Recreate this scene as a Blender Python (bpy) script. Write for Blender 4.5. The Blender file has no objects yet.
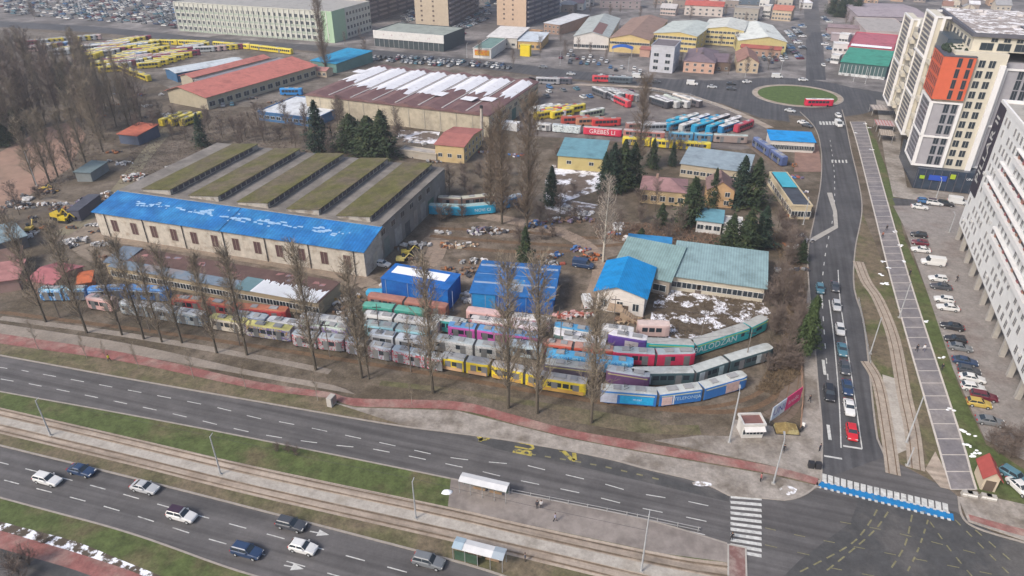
import bpy, bmesh, math, random
from mathutils import Vector, Matrix
random.seed(7)
R=math.radians; PI=math.pi
SC=bpy.context.scene
COL=bpy.data.collections.new('scene'); SC.collection.children.link(COL)
# ------------------------------------------------------------ camera model (drone 83 m up)
CH=83.0; CF=693.0; CP=R(30.2)
def P(px,py,z=0.0):
    dx=(px-512)/CF; dy=(288-py)/CF
    Y=math.cos(CP)+dy*math.sin(CP); Z=-math.sin(CP)+dy*math.cos(CP)
    t=(z-CH)/Z
    return Vector((dx*t,Y*t,z))
def hat(base,topy):                     # height of a thing whose foot is at pixel base and whose top is on row topy
    D=P(*base).y; return CH-D*math.tan(CP-math.atan((288-topy)/CF))
cd=bpy.data.cameras.new('camera'); cam=bpy.data.objects.new('camera',cd); COL.objects.link(cam)
cam.location=(0,0,CH); cam.rotation_euler=(PI/2-CP,0,0)
cd.sensor_width=36; cd.lens=CF/1024*36; cd.clip_end=6000; cd.clip_start=1
SC.camera=cam
# ------------------------------------------------------------ materials
MATS={}
def mat(col,rough=.8,var=.18,scale=.6,col2=None,th=(.45,.6),s2=.12,stripe=0,spec=.3,name=None,obj=True,metal=0,det=4,streak=None,fine=0):
    key=(tuple(col),rough,var,scale,tuple(col2) if col2 else None,th,s2,stripe,spec,obj,metal,streak,fine)
    if key in MATS: return MATS[key]
    m=bpy.data.materials.new(name or 'mat'); m.use_nodes=True; nt=m.node_tree; N=nt.nodes; L=nt.links
    b=N['Principled BSDF']; b.inputs['Roughness'].default_value=rough; b.inputs['Specular IOR Level'].default_value=spec
    b.inputs['Metallic'].default_value=metal
    if obj: tc=N.new('ShaderNodeTexCoord').outputs['Object']
    else: tc=N.new('ShaderNodeNewGeometry').outputs['Position']
    def noise(s,d=4,rg=.6):
        n=N.new('ShaderNodeTexNoise'); n.inputs['Scale'].default_value=s; n.inputs['Detail'].default_value=d; n.inputs['Roughness'].default_value=rg
        L.new(tc,n.inputs['Vector']); return n.outputs['Fac']
    base=N.new('ShaderNodeRGB'); base.outputs[0].default_value=(*col,1); out=base.outputs[0]
    if col2:
        r=N.new('ShaderNodeMapRange'); r.inputs[1].default_value=th[0]; r.inputs[2].default_value=th[1]
        L.new(noise(s2,6,.65),r.inputs[0])
        mx=N.new('ShaderNodeMix'); mx.data_type='RGBA'; L.new(r.outputs[0],mx.inputs[0]); L.new(out,mx.inputs[6]); mx.inputs[7].default_value=(*col2,1); out=mx.outputs[2]
    if var:
        r=N.new('ShaderNodeMapRange'); r.inputs[1].default_value=.3; r.inputs[2].default_value=.7; r.inputs[3].default_value=1-var; r.inputs[4].default_value=1+var
        L.new(noise(scale,det,.7),r.inputs[0])
        v=N.new('ShaderNodeVectorMath'); v.operation='SCALE'; L.new(out,v.inputs[0]); L.new(r.outputs[0],v.inputs[3]); out=v.outputs[0]
    def mul(out,src,a0,a1,b0,b1):
        r=N.new('ShaderNodeMapRange'); r.inputs[1].default_value=a0; r.inputs[2].default_value=a1; r.inputs[3].default_value=b0; r.inputs[4].default_value=b1; L.new(src,r.inputs[0])
        v=N.new('ShaderNodeVectorMath'); v.operation='SCALE'; L.new(out,v.inputs[0]); L.new(r.outputs[0],v.inputs[3]); return v.outputs[0]
    if fine: out=mul(out,noise(2.2,6,.8),.32,.68,1-fine,1+fine)
    if streak is not None:          # wear that runs along the lanes
        mp=N.new('ShaderNodeMapping'); mp.vector_type='TEXTURE'; mp.inputs['Rotation'].default_value=(0,0,R(streak)); mp.inputs['Scale'].default_value=(45,1.1,1); L.new(tc,mp.inputs[0])
        n=N.new('ShaderNodeTexNoise'); n.inputs['Scale'].default_value=1.0; n.inputs['Detail'].default_value=3; L.new(mp.outputs[0],n.inputs['Vector']); out=mul(out,n.outputs['Fac'],.34,.66,.76,1.2)
    if stripe:
        w=N.new('ShaderNodeTexWave'); w.inputs['Scale'].default_value=stripe; w.inputs['Distortion'].default_value=0
        L.new(tc,w.inputs['Vector'])
        r=N.new('ShaderNodeMapRange'); r.inputs[3].default_value=.86; r.inputs[4].default_value=1.06; L.new(w.outputs['Fac'],r.inputs[0])
        v=N.new('ShaderNodeVectorMath'); v.operation='SCALE'; L.new(out,v.inputs[0]); L.new(r.outputs[0],v.inputs[3]); out=v.outputs[0]
    L.new(out,b.inputs['Base Color']); MATS[key]=m; return m
def graffiti(a,b_,c,scale=1.1):
    key=('g',a,b_,c,scale)
    if key in MATS: return MATS[key]
    m=bpy.data.materials.new('graffiti_paint'); m.use_nodes=True; nt=m.node_tree; N=nt.nodes; L=nt.links
    b=N['Principled BSDF']; b.inputs['Roughness'].default_value=.6
    tc=N.new('ShaderNodeTexCoord'); n=N.new('ShaderNodeTexNoise'); n.inputs['Scale'].default_value=scale; n.inputs['Detail'].default_value=2; n.inputs['Distortion'].default_value=1.2
    L.new(tc.outputs['Object'],n.inputs['Vector'])
    cr=N.new('ShaderNodeValToRGB'); e=cr.color_ramp.elements; cr.color_ramp.interpolation='CONSTANT'
    e[0].position=0; e[0].color=(*a,1); e[1].position=.47; e[1].color=(*b_,1); q=e.new(.56); q.color=(*c,1); q=e.new(.63); q.color=(*a,1)
    L.new(n.outputs['Fac'],cr.inputs[0]); L.new(cr.outputs[0],b.inputs['Base Color']); MATS[key]=m; return m
GLASS=mat((.03,.04,.05),.15,.0,spec=.6,name='dark_glass'); DK=mat((.03,.03,.035),.6,.1,name='dark_metal')
BLK=mat((.02,.02,.02),.8,.1,name='rubber'); WHT=mat((.72,.71,.68),.6,.1,name='white_paint'); GRY=mat((.33,.33,.33),.7,.12,name='grey_metal')
STEEL=mat((.36,.37,.38),.5,.1,name='galvanised'); CONC=mat((.36,.34,.31),.9,.15,name='concrete')
SNOW=mat((.78,.8,.83),.9,.06,name='snow'); LAMPW=mat((.6,.6,.58),.3,.0,name='headlight'); LAMPR=mat((.35,.02,.02),.3,.0,name='tail_light')
BARK=mat((.13,.11,.085),.95,.2,1.5,name='bark'); TWIG=mat((.24,.2,.15),.95,.15,.4,name='twigs')
FOL=mat((.035,.06,.03),.9,.4,.5,name='needles'); FOL2=mat((.05,.075,.03),.9,.35,.5,name='leaves')
# ------------------------------------------------------------ mesh builder
class MB:
    def __init__(s): s.v=[]; s.f=[]; s.m=[]
    def face(s,pts,mi=0):
        n=len(s.v); s.v+= [tuple(p) for p in pts]; s.f.append(tuple(range(n,n+len(pts)))); s.m.append(mi)
    def box(s,x0,x1,y0,y1,z0,z1,mi=0,top=None,M=None):
        n=len(s.v); vs=[(x,y,z) for z in(z0,z1) for y in(y0,y1) for x in(x0,x1)]
        if M: vs=[tuple(M@Vector(q)) for q in vs]
        s.v+=vs
        for k,q in enumerate(((0,2,3,1),(4,5,7,6),(0,1,5,4),(1,3,7,5),(3,2,6,7),(2,0,4,6))):
            s.f.append(tuple(n+i for i in q)); s.m.append(top if (top is not None and k==1) else mi)
        return s
    def loft(s,rings,mi=0,cap=True,closed=True):   # rings of equal count
        n=len(s.v); k=len(rings[0])
        for r in rings: s.v+=[tuple(p) for p in r]
        for i in range(len(rings)-1):
            for j in range(k if closed else k-1):
                a=n+i*k+j; b=n+i*k+(j+1)%k; s.f.append((a,b,b+k,a+k)); s.m.append(mi)
        if cap:
            s.f.append(tuple(n+j for j in reversed(range(k)))); s.m.append(mi)
            s.f.append(tuple(n+(len(rings)-1)*k+j for j in range(k))); s.m.append(mi)
        return s
    def tube(s,pts,rad,k=5,mi=0,cap=False):
        rings=[]
        for i,p in enumerate(pts):
            p=Vector(p); d=(Vector(pts[min(i+1,len(pts)-1)])-Vector(pts[max(i-1,0)])).normalized()
            a=d.cross(Vector((0,0,1))); 
            if a.length<.05: a=Vector((1,0,0))
            a.normalize(); b=d.cross(a); r=rad[i] if isinstance(rad,(list,tuple)) else rad
            rings.append([p+a*r*math.cos(t*2*PI/k)+b*r*math.sin(t*2*PI/k) for t in range(k)])
        return s.loft(rings,mi,cap)
    def prism(s,poly,z0,z1,mi=0,top=None,axis='z'):
        k=len(poly); 
        r0=[(x,y,z0) for x,y in poly]; r1=[(x,y,z1) for x,y in poly]
        if axis=='x': r0=[(z0,a,b) for a,b in poly]; r1=[(z1,a,b) for a,b in poly]
        if axis=='y': r0=[(a,z0,b) for a,b in poly]; r1=[(a,z1,b) for a,b in poly]
        s.loft([r0,r1],mi,True)
        if top is not None: s.m[-1]=top
        return s
    def mesh(s,name,mats):
        me=bpy.data.meshes.new(name); me.from_pydata(s.v,[],s.f)
        for m in (mats if isinstance(mats,(list,tuple)) else [mats]): me.materials.append(m)
        me.polygons.foreach_set('material_index',s.m)
        bm=bmesh.new(); bm.from_mesh(me); bmesh.ops.recalc_face_normals(bm,faces=bm.faces); bm.to_mesh(me); bm.free()
        return me
    def build(s,name,mats,parent=None,loc=(0,0,0),rz=0):
        return link(name,s.mesh(name,mats),parent,loc,rz)
def link(name,data,parent=None,loc=(0,0,0),rz=0):
    o=bpy.data.objects.new(name,data); COL.objects.link(o)
    if parent: o.parent=parent
    o.location=loc; o.rotation_euler=(0,0,rz); return o
def tag(o,label,cat,group=None):
    o['label']=label; o['category']=cat
    if group: o['group']=group
    return o
def empty(name,loc,rz,label,cat,group=None):
    o=link(name,None,None,loc,rz); o.empty_display_size=.5; return tag(o,label,cat,group)
def copy_tree(o,parent=None):
    c=o.copy(); COL.objects.link(c); c.parent=parent
    for ch in list(o.children): copy_tree(ch,c)
    return c
def kids(o,off=None):
    return list(o.children)
# ------------------------------------------------------------ ground sheets
def smooth(pts,n=6):
    out=[]; m=len(pts)
    for i in range(m-1):
        a,b,c,d=pts[max(i-1,0)],pts[i],pts[i+1],pts[min(i+2,m-1)]
        for k in range(n):
            t=k/n; out.append(.5*((2*b)+(c-a)*t+(2*a-5*b+4*c-d)*t*t+(3*b-a-3*c+d)*t**3))
    out.append(pts[-1]); return out
def line(px,z=0,ext0=0,ext1=0,sm=True):
    p=[P(x,y,0) for x,y in px]
    if ext0: p=[p[0]+(p[0]-p[1]).normalized()*ext0]+p
    if ext1: p=p+[p[-1]+(p[-1]-p[-2]).normalized()*ext1]
    if sm and len(p)>2: p=smooth(p)
    return [Vector((q.x,q.y,z)) for q in p]
def resample(p,n):
    L=[0]
    for a,b in zip(p,p[1:]): L.append(L[-1]+(b-a).length)
    out=[];j=0
    for i in range(n):
        t=L[-1]*i/(n-1)
        while j<len(L)-2 and L[j+1]<t: j+=1
        f=(t-L[j])/max(L[j+1]-L[j],1e-6); out.append(p[j].lerp(p[j+1],min(f,1)))
    return out
def struct(o): o['kind']='structure'; return o
def sheet(name,pts,z,m,thick=0,kind='structure'):
    pts=[Vector((p.x,p.y,z)) for p in pts]
    me=bpy.data.meshes.new(name); bm=bmesh.new(); vs=[bm.verts.new(p) for p in pts]; f=bm.faces.new(vs); bm.normal_update()
    if f.normal.z<0: f.normal_flip()
    if thick:
        r=bmesh.ops.extrude_face_region(bm,geom=[f]); bmesh.ops.translate(bm,vec=(0,0,-thick),verts=[v for v in r['geom'] if isinstance(v,bmesh.types.BMVert)])
        bmesh.ops.recalc_face_normals(bm,faces=bm.faces)
    bmesh.ops.triangulate(bm,faces=[f for f in bm.faces if len(f.verts)>4]); bm.to_mesh(me); bm.free(); me.materials.append(m)
    o=link(name,me); o['kind']=kind; return o
def poly(name,px,z,m,**k): return sheet(name,[P(x,y,0) for x,y in px],z,m,**k)
def band(name,a,b,z,m,f0=0,f1=1,n=60,thick=0):
    a=resample(a,n); b=resample(b,n)
    e0=[p.lerp(q,f0) for p,q in zip(a,b)]; e1=[p.lerp(q,f1) for p,q in zip(a,b)]
    return sheet(name,e0+e1[::-1],z,m,thick)
def ribbon(mb,p,w,z,off=0):
    for i,(a,b) in enumerate(zip(p,p[1:])):
        d=(b-a).normalized(); n=Vector((-d.y,d.x,0)); 
        A=a+n*(off-w/2);B=b+n*(off-w/2);C=b+n*(off+w/2);D=a+n*(off+w/2)
        mb.face([(A.x,A.y,z),(B.x,B.y,z),(C.x,C.y,z),(D.x,D.y,z)])
def kerb(mb,p,w,z,h=.05):
    for a,b in zip(p,p[1:]):
        d=(b-a); L=d.length
        if L<.01: continue
        M=Matrix.Translation(Vector((a.x,a.y,0)))@Matrix.Rotation(math.atan2(d.y,d.x),4,'Z')
        mb.box(0,L,-w/2,w/2,0,z,M=M)
def dashes(mb,p,w,z,dash,gap,start=0):
    L=0
    tot=sum((b-a).length for a,b in zip(p,p[1:])); q=resample(p,max(int(tot/.5),2)); st=tot/(len(q)-1)
    i=int(start/st); nd=max(int(dash/st),1); ng=max(int(gap/st),1)
    while i+nd<len(q): ribbon(mb,[q[i],q[i+nd]],w,z); i+=nd+ng
G_=dict(obj=False)
M_EARTH=mat((.09,.071,.049),.95,.4,.4,(.165,.135,.105),(.42,.62),.07,fine=.35,det=8,**G_,name='earth')
M_ASPH=mat((.092,.088,.088),.85,.16,.25,(.12,.113,.112),(.4,.65),.05,streak=-16,fine=.1,**G_,name='asphalt')
M_ASPH2=mat((.085,.084,.088),.85,.18,.3,(.066,.066,.07),(.4,.6),.05,streak=-108,fine=.12,**G_,name='asphalt_dark')
M_ASPH3=mat((.066,.066,.067),.85,.2,.5,(.098,.093,.09),(.5,.62),.1,fine=.15,**G_,name='asphalt_new')
M_GRASS=mat((.078,.10,.034),.95,.35,.5,(.125,.105,.058),(.5,.68),.1,fine=.3,**G_,name='grass')
M_GRASSB=mat((.105,.1,.05),.95,.35,.6,(.15,.12,.08),(.4,.6),.12,fine=.3,**G_,name='dry_grass')
M_PAVE=mat((.3,.27,.24),.9,.25,.5,(.17,.145,.12),(.46,.62),.12,fine=.2,**G_,name='paving')
M_PATH=mat((.26,.225,.19),.9,.2,.4,(.15,.125,.1),(.48,.66),.1,fine=.2,**G_,name='footpath')
M_RED=mat((.24,.10,.09),.9,.22,.5,(.29,.2,.17),(.44,.62),.15,fine=.2,**G_,name='red_path')
M_TRAM=mat((.36,.3,.245),.9,.16,.5,(.25,.2,.155),(.45,.7),.12,streak=-16,fine=.15,**G_,name='tram_slab')
M_TRAM2=mat((.38,.35,.31),.9,.16,.5,(.28,.25,.21),(.5,.7),.2,fine=.15,**G_,name='ballast_pale')
M_RUST=mat((.14,.09,.055),.95,.3,.6,fine=.25,**G_,name='rusty_bed')
M_YARD=mat((.2,.175,.15),.95,.35,.35,(.105,.088,.07),(.42,.58),.06,fine=.3,**G_,name='yard_gravel')
M_MARK=mat((.5,.5,.48),.8,.25,1.2,(.3,.3,.29),(.55,.68),.8,**G_,name='road_paint'); M_YEL=mat((.36,.3,.07),.8,.3,1.0,(.12,.11,.09),(.52,.62),1.2,**G_,name='yellow_paint')
M_YELW=mat((.19,.175,.10),.8,.3,2.0,**G_,name='worn_yellow_paint')
M_BLUE=mat((.012,.17,.4),.8,.15,1.0,(.1,.14,.17),(.58,.7),.5,**G_,name='blue_paint')
M_CLAY=mat((.29,.185,.14),.95,.2,.2,(.22,.155,.11),(.45,.7),.03,**G_,name='clay')
M_SNOWG=mat((.11,.085,.06),.95,.4,.6,(.74,.74,.78),(.51,.55),.26,**G_,name='snowy_ground')
M_CAR=mat((.25,.228,.212),.9,.2,.5,(.19,.155,.14),(.5,.7),.1,fine=.2,**G_,name='parking_paving')
gm=MB(); gm.face([(-2500,-400,0),(2500,-400,0),(2500,3500,0),(-2500,3500,0)]); struct(gm.build('ground',M_EARTH))
far=poly('yard_ground',[(-200,22),(100,30),(300,44),(500,64),(700,86),(820,84),(900,100),(1300,100),(1300,-30),(-300,-30)],.006,mat((.11,.1,.095),.95,.4,.12,(.24,.22,.21),(.42,.62),.04,fine=.3,**G_,name='town_ground'))
poly('yard_ground',[(-160,60),(-100,25),(0,28),(180,44),(330,54),(520,74),(540,80),(300,110),(210,105),(150,80),(60,80)],.014,M_YARD)
poly('yard_ground',[(530,76),(600,84),(660,94),(700,99),(742,112),(768,126),(768,145),(740,150),(520,135),(515,100)],.014,mat((.13,.112,.105),.95,.3,.2,(.21,.185,.165),(.45,.65),.07,fine=.2,**G_,name='bus_yard'))
poly('yard_ground',[(60,215),(120,225),(345,268),(380,276),(440,225),(470,222),(640,222),(690,235),(600,260),(590,330),(380,330),(330,300),(90,262),(50,240)],.014,mat((.11,.086,.062),.95,.4,.35,(.21,.17,.135),(.44,.62),.09,fine=.3,**G_,name='depot_dirt'))
poly('clay_field',[(-60,160),(0,152),(45,128),(75,120),(86,135),(70,168),(30,195),(0,212),(-60,240)],.014,M_CLAY)
poly('snowy_scrub',[(657,288),(700,288),(760,298),(775,318),(745,322),(700,338),(668,345),(648,330)],.02,M_SNOWG)
poly('snowy_scrub',[(552,165),(600,165),(605,188),(570,200),(598,205),(590,216),(545,214),(545,180)],.02,mat((.14,.11,.09),.95,.3,.6,(.7,.7,.74),(.48,.54),.12,**G_,name='snow_patchy'))
poly('snowy_scrub',[(400,130),(440,132),(436,144),(395,142)],.02,mat((.14,.11,.09),.95,.3,.6,(.7,.7,.74),(.48,.54),.13,**G_,name='snow_patchy2'))
# boulevard edge lines
N1=line([(0,355.5),(128,379),(256,401.5),(386,424),(446,432),(512,441),(600,457),(650,470),(700,482),(730,496)],0,80)
S1=line([(0,392),(128,415),(256,439.5),(453,479.5),(512,493),(637,518),(727,544)],0,80)
T1=line([(0,408),(105,432),(256,467),(451,508),(512,522),(662,554),(727,563)],0,80,0)
T2=line([(0,434),(128,465),(256,497),(451,542),(560,568),(640,588),(735,612)],0,80,0)
S2=line([(0,445.7),(128,477),(256,509.5),(450,560),(520,582)],0,80,5)
S3=line([(0,498),(125,532),(225,567),(300,590)],0,80,60)
RT=line([(0,334),(128,354),(256,382),(331,393),(356,399),(456,402),(512,415),(569,430),(637,442),(768,466),(818,479)],0,80)
RB=line([(0,344),(128,363),(256,389.5),(331,399),(356,407),(456,410.5),(512,424),(569,438),(637,451),(768,474),(818,486)],0,80)
PT=line([(0,324),(128,344),(256,372),(331,385),(356,395)],0,80)
# the boulevard's asphalt: one sheet for both carriageways and the junction
sheet('road',N1+line([(762,498),(785,500),(800,497),(812,490),(821,480)])+line([(885,457),(930,480),(958,497),(968,524),(1024,543)],0,0,120)+[P(1500,1000),P(-500,1000)]+[S3[0]],.03,M_ASPH)
poly('road',[(821,483),(955,512),(1000,536),(1100,560),(1200,700),(800,700),(760,600),(800,560),(850,523),(858,502)],.04,M_ASPH3)
poly('road',[(560,450),(620,463),(729,496),(729,502),(640,481),(560,462),(500,450),(470,440),(500,440)],.044,M_ASPH3)
M_UP=M_GRASS
band('grass_verge',S1,T1,.13,M_GRASS,0,1,90)
poly('tram_platform',[(451,479),(512,493),(637,518),(727,544),(728,563),(662,554),(512,522),(448,507)],.15,mat((.25,.22,.2),.9,.2,.5,(.19,.165,.15),(.45,.6),.15,**G_,name='platform'),thick=.1)
band('tram_track_bed',T1,T2,.14,M_TRAM,0,1,90,.1)
band('tram_track_bed',T1,T2,.15,M_TRAM2,.36,.64,90)
M_RB=mat((.21,.16,.115),.95,.25,.5,(.27,.22,.17),(.5,.65),.2,streak=-16,fine=.2,**G_,name='stained_groove')
for f in(.10,.30,.69,.9): band('tram_track_bed',T1,T2,.16,M_RB,f-.03,f+.03,90)
for f in(.10,.30,.69,.9): band('tram_rail',T1,T2,.2,mat((.09,.07,.055),.5,.2,metal=.3,name='rail_steel'),f-.0045,f+.0045,90)
band('grass_verge',T2,S2,.13,M_GRASSB,0,1,90)
GB=line([(0,528),(75,549),(150,577),(200,600)],0,80,40)
band('grass_verge',S3,GB,.12,M_GRASS,0,1,60)
RB1=line([(0,531),(75,553),(145,577),(190,600)],0,80,40); RB2=line([(0,549),(60,566),(95,578),(140,600)],0,80,40)
band('snowy_verge',line([(0,522),(75,542),(120,560)],0,60,20),line([(0,532),(75,553),(120,569)],0,60,20),.14,mat((.1,.08,.06),.95,.3,.6,(.7,.71,.75),(.48,.54),.6,**G_,name='snow_hedge'))
band('cycle_path',RB1,RB2,.15,M_RED)
band('footpath',RB2,line([(0,558),(50,575),(90,590)],0,80,40),.145,M_ASPH3)
# north side of the boulevard
band('grass_verge',RB,N1,.12,M_GRASSB,0,1,100)
poly('pavement',[(330,402),(356,408),(456,411),(512,425),(569,439),(637,452),(768,475),(820,487),(812,491),(800,498),(785,501),(762,499),(730,496),(700,482),(650,470),(600,457),(512,441),(446,432),(400,425)],.14,M_PAVE,thick=.12)
poly('pavement',[(655,441),(700,436),(731,437),(735,420),(800,432),(805,400),(803,330),(808,288),(812,330),(818,388),(822,432),(821,480),(768,465)],.145,M_PAVE,thick=.12)
band('footpath',PT,resample(RT,len(RT))[:int(len(RT)*.43)],.13,M_PATH)
band('cycle_path',RT,RB,.16,M_RED,0,1,120)
# right-hand road
RL=line([(821,480),(822,432),(818,388),(813,325),(809,288),(808,250),(815,215),(821,180),(821,150),(815,128),(800,112)])
RR=line([(885,457),(876,432),(864,325),(854,288),(855,250),(862,210),(858,180),(851,150),(846,125),(842,110)])
band('road',RL,RR,.042,M_ASPH2)
poly('traffic_island',[(808,240),(834,226),(833,212),(827,193),(832,193),(837,212),(838,228),(812,243)],.12,CONC,thick=.1)
poly('grass_verge',[(855,250),(862,212),(893,288),(934,432),(944,468),(930,480),(888,457),(876,432),(864,325),(854,288)],.1,mat((.14,.112,.075),.95,.35,.5,(.085,.095,.035),(.47,.6),.09,fine=.3,**G_,name='mixed_verge'))
poly('grass_verge',[(880,300),(893,300),(934,432),(944,468),(932,475),(915,420)],.11,M_GRASSB)
PL=line([(850,122),(857,144),(874,212),(893,288),(934,432),(944,468),(950,490)]); PR=line([(865,122),(871,144),(890,212),(912,288),(959,432),(970,470),(976,490)])
poly('grass_verge',[(865,122),(876,140),(893,190),(905,240),(930,300),(958,385),(986,445),(1024,470),(1100,520),(1100,560),(1024,535),(976,490),(959,432),(912,288),(871,144)],.1,M_GRASS)
band('promenade',PL,PR,.15,mat((.17,.16,.17),.85,.18,.6,(.24,.22,.215),(.45,.65),.12,fine=.15,**G_,name='promenade_slabs'),0,1,60,.1)
mb=MB()
a=resample(PL,52); b=resample(PR,52)
for p,q in zip(a,b): ribbon(mb,[p,q],.2,.156)
ribbon(mb,a,.35,.158); ribbon(mb,b,.35,.158)
struct(mb.build('promenade_kerb',mat((.5,.46,.42),.9,.15,1,**G_)))
lt=line([(858,262),(866,282),(878,300),(893,338),(904,395),(912,432),(916,470)]); 
mb=MB(); ribbon(mb,lt,2.6,.17); lt2=line([(866,362),(878,384),(887,432),(893,475)]); ribbon(mb,lt2,2.3,.17); struct(mb.build('tram_track_bed',mat((.33,.28,.23),.9,.2,.5,fine=.2,**G_)))
poly('tram_track_bed',[(882,375),(898,380),(908,450),(896,455)],.165,M_TRAM2)
mb=MB()
for l in(lt,lt2):
    for o_ in(-.6,.6): ribbon(mb,l,.16,.18,o_)
struct(mb.build('tram_rail',M_RUST))
poly('pavement',[(935,452),(944,470),(950,490),(940,488),(925,470)],.16,M_TRAM)
poly('pavement',[(876,100),(905,105),(900,150),(907,188),(967,195),(1000,200),(1000,212),(893,197),(885,160)],.15,M_PAVE,thick=.1)
poly('road',[(892,198),(1000,208),(1000,220),(898,212)],.115,M_ASPH2)
poly('parking_lot',[(893,206),(965,206),(960,240),(1060,390),(1060,480),(985,440),(953,370),(928,295),(912,250),(903,225)],.12,M_CAR)
poly('pavement',[(958,498),(975,494),(1024,505),(1100,520),(1100,560),(1024,541),(968,522)],.16,M_PAVE,thick=.12)
band('cycle_path',line([(968,515),(1024,530),(1100,545)]),line([(970,521),(1024,537),(1100,552)]),.17,M_RED)
# roundabout, far road
rc=P(797,95.5); 
def circ(r,n=48): return [Vector((rc.x+r*math.cos(t*2*PI/n),rc.y+r*math.sin(t*2*PI/n),0)) for t in range(n)]
nt_=line([(-200,8),(0,21),(100,27),(200,37),(300,44),(400,52),(500,62),(560,69),(640,77),(700,80),(780,80)]); nb_=line([(-200,14),(0,27),(100,33),(200,43),(300,50),(400,60),(500,71),(540,76),(600,82),(660,92),(720,103),(760,118),(790,122)])
band('road',nt_,nb_,.03,M_ASPH2)
sheet('road',circ(34),.036,M_ASPH2)
poly('road',[(806,80),(806,40),(812,32),(822,32),(826,80)],.032,M_ASPH2); poly('road',[(806,34),(803,0),(800,-20),(815,-20),(818,0),(821,34)],.031,M_ASPH)
poly('road',[(835,85),(900,95),(1000,100),(1000,112),(890,108),(845,112)],.033,M_ASPH3)
sheet('traffic_island',circ(19.5),.14,M_TRAM,thick=.12); sheet('traffic_island',circ(17.2),.15,mat((.075,.115,.03),.95,.3,.5,fine=.25,**G_,name='island_grass'))
ro=line([(560,84),(640,87),(680,94),(715,104),(745,116),(770,128)]); mb=MB(); ribbon(mb,ro,3.5,.05); struct(mb.build('footpath',M_TRAM))
poly('yard_ground',[(795,144),(818,145),(822,172),(794,172)],.1,mat((.24,.15,.12),.9,.2,.4,**G_,name='brown_court'))
# depot tracks left of the road
tr=line([(745,140),(775,165),(786,190),(792,260),(797,340),(790,400),(770,420)]); mb=MB(); ribbon(mb,tr,4,.03); struct(mb.build('tram_track_bed',mat((.17,.13,.10),.95,.25,.5,**G_,name='old_ballast')))
mb=MB()
for o_ in(-.75,.75): ribbon(mb,tr,.16,.06,o_)
for yy in range(0,10):                       # sidings under the parked trams
    q=line([(40,300+yy*.3),(200,322+yy*2),(430,350+yy*3.2),(600,372+yy*3.6),(700,378+yy*3),(780,345+yy*5)])
struct(mb.build('tram_rail',M_RUST))
for q in ([(430,228),(520,232),(600,238),(640,230)],[(430,236),(520,243),(600,246),(650,240)],[(440,246),(520,252),(590,250)]):
    mb=MB(); ribbon(mb,line(q),1.7,.02+random.random()*.005); struct(mb.build('tram_track_bed',M_RUST))
# kerbs and markings
mb=MB()
for l in(N1,S1,S2,S3): kerb(mb,resample(l,90),.3,.155)
for l in(RL,RR): kerb(mb,resample(l,50),.3,.16)
kerb(mb,line([(762,498),(785,500),(800,497),(812,490),(821,480)]),.3,.16); kerb(mb,line([(958,497),(968,524),(1024,543)]),.3,.17)
for r_ in(19.5,): kerb(mb,circ(r_)+circ(r_)[:1],.4,.17)
struct(mb.build('kerb',mat((.3,.27,.24),.9,.15,1,**G_,name='kerb_stone')))
mb=MB()
nn=resample(N1,200); ss=resample(S1,200)
full=[p for p in nn]
def mid(a,b,f,n=150): a=resample(a,n); b=resample(b,n); return [p.lerp(q,f) for p,q in zip(a,b)]
u1=line([(0,367.5),(30,372),(200,404),(256,418),(291,424),(386,444),(452,458),(530,466),(545,470),(600,483),(637,493),(690,502),(725,510)],0,60); 
u2=line([(0,379),(40,386),(160,411),(256,433.5),(340,446),(372,449),(470,469),(512,479),(575,492),(600,498),(640,508),(680,516),(727,526)],0,60)
dashes(mb,u1,.16,.05,3.2,3.9); dashes(mb,u2,.16,.05,3.2,3.9,2)
l1=line([(10,466),(64,479),(100,488),(166,505),(230,521),(256,528),(310,545),(369,559),(410,570)],0,60,30); l2=line([(0,481),(25,487),(92,503),(140,515),(190,530),(250,549),(290,560),(330,572)],0,60,30)
dashes(mb,mid(S2,S3,.34),.16,.05,3.2,3.9,1); dashes(mb,mid(S2,S3,.66),.16,.05,3.2,3.9,3)
ribbon(mb,line([(585,508),(640,520),(705,535)]),.15,.05)
# zebra crossing on the boulevard
for i in range(11):
    y0=497+i*5.35; a=P(730.5,y0); b=P(761.5,y0+2.2+i*.35); d=(b-a).normalized(); ribbon(mb,[a,b],.58,.052)
# zebra at the head of the right road and its worn twin below the blue band
zt=resample(line([(824,474),(870,486),(952,505)]),20); zb=resample(line([(824,482),(870,495),(953,516)]),20)
for i in range(19):
    a=zt[i]; b=zb[i]; ribbon(mb,[a,b],.75,.052)
# right road lane lines
ribbon(mb,line([(841,448),(839,400),(834,340),(829,300)]),.2,.052); ribbon(mb,line([(824,456),(842,459)]),.4,.054); ribbon(mb,line([(843,446),(862,449)]),.4,.054)
ribbon(mb,line([(862,449),(855,400),(846,340),(840,300),(838,270)]),.2,.052); dashes(mb,line([(828,380),(824,330),(822,288),(826,250),(834,210),(834,170),(830,140)]),.2,.052,2.5,4)
for q in([(821,295),(822,306)],[(823,360),(825,375)],[(828,425),(830,440)]): ribbon(mb,line(q,sm=False),.55,.054)
for k in range(8): ribbon(mb,[P(820+k*3.2,121.5),P(821+k*3.2,125)],.8,.056)
for k in range(5): ribbon(mb,[P(832+k*3.5,160),P(832.5+k*3.5,163)],.5,.056)
for cx,cy in((318,533),(292,567)):           # turn arrows
    a=P(cx-8,cy-1.5); b=P(cx,cy); d=(b-a).normalized(); n=Vector((-d.y,d.x,0)); ribbon(mb,[a,b],.18,.054); e=b+d*1.8; mb.face([(*(b+n*.6).xy,.055),(*(b-n*.6).xy,.055),(*e.xy,.055)])
struct(mb.build('road_markings',M_MARK))
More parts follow.
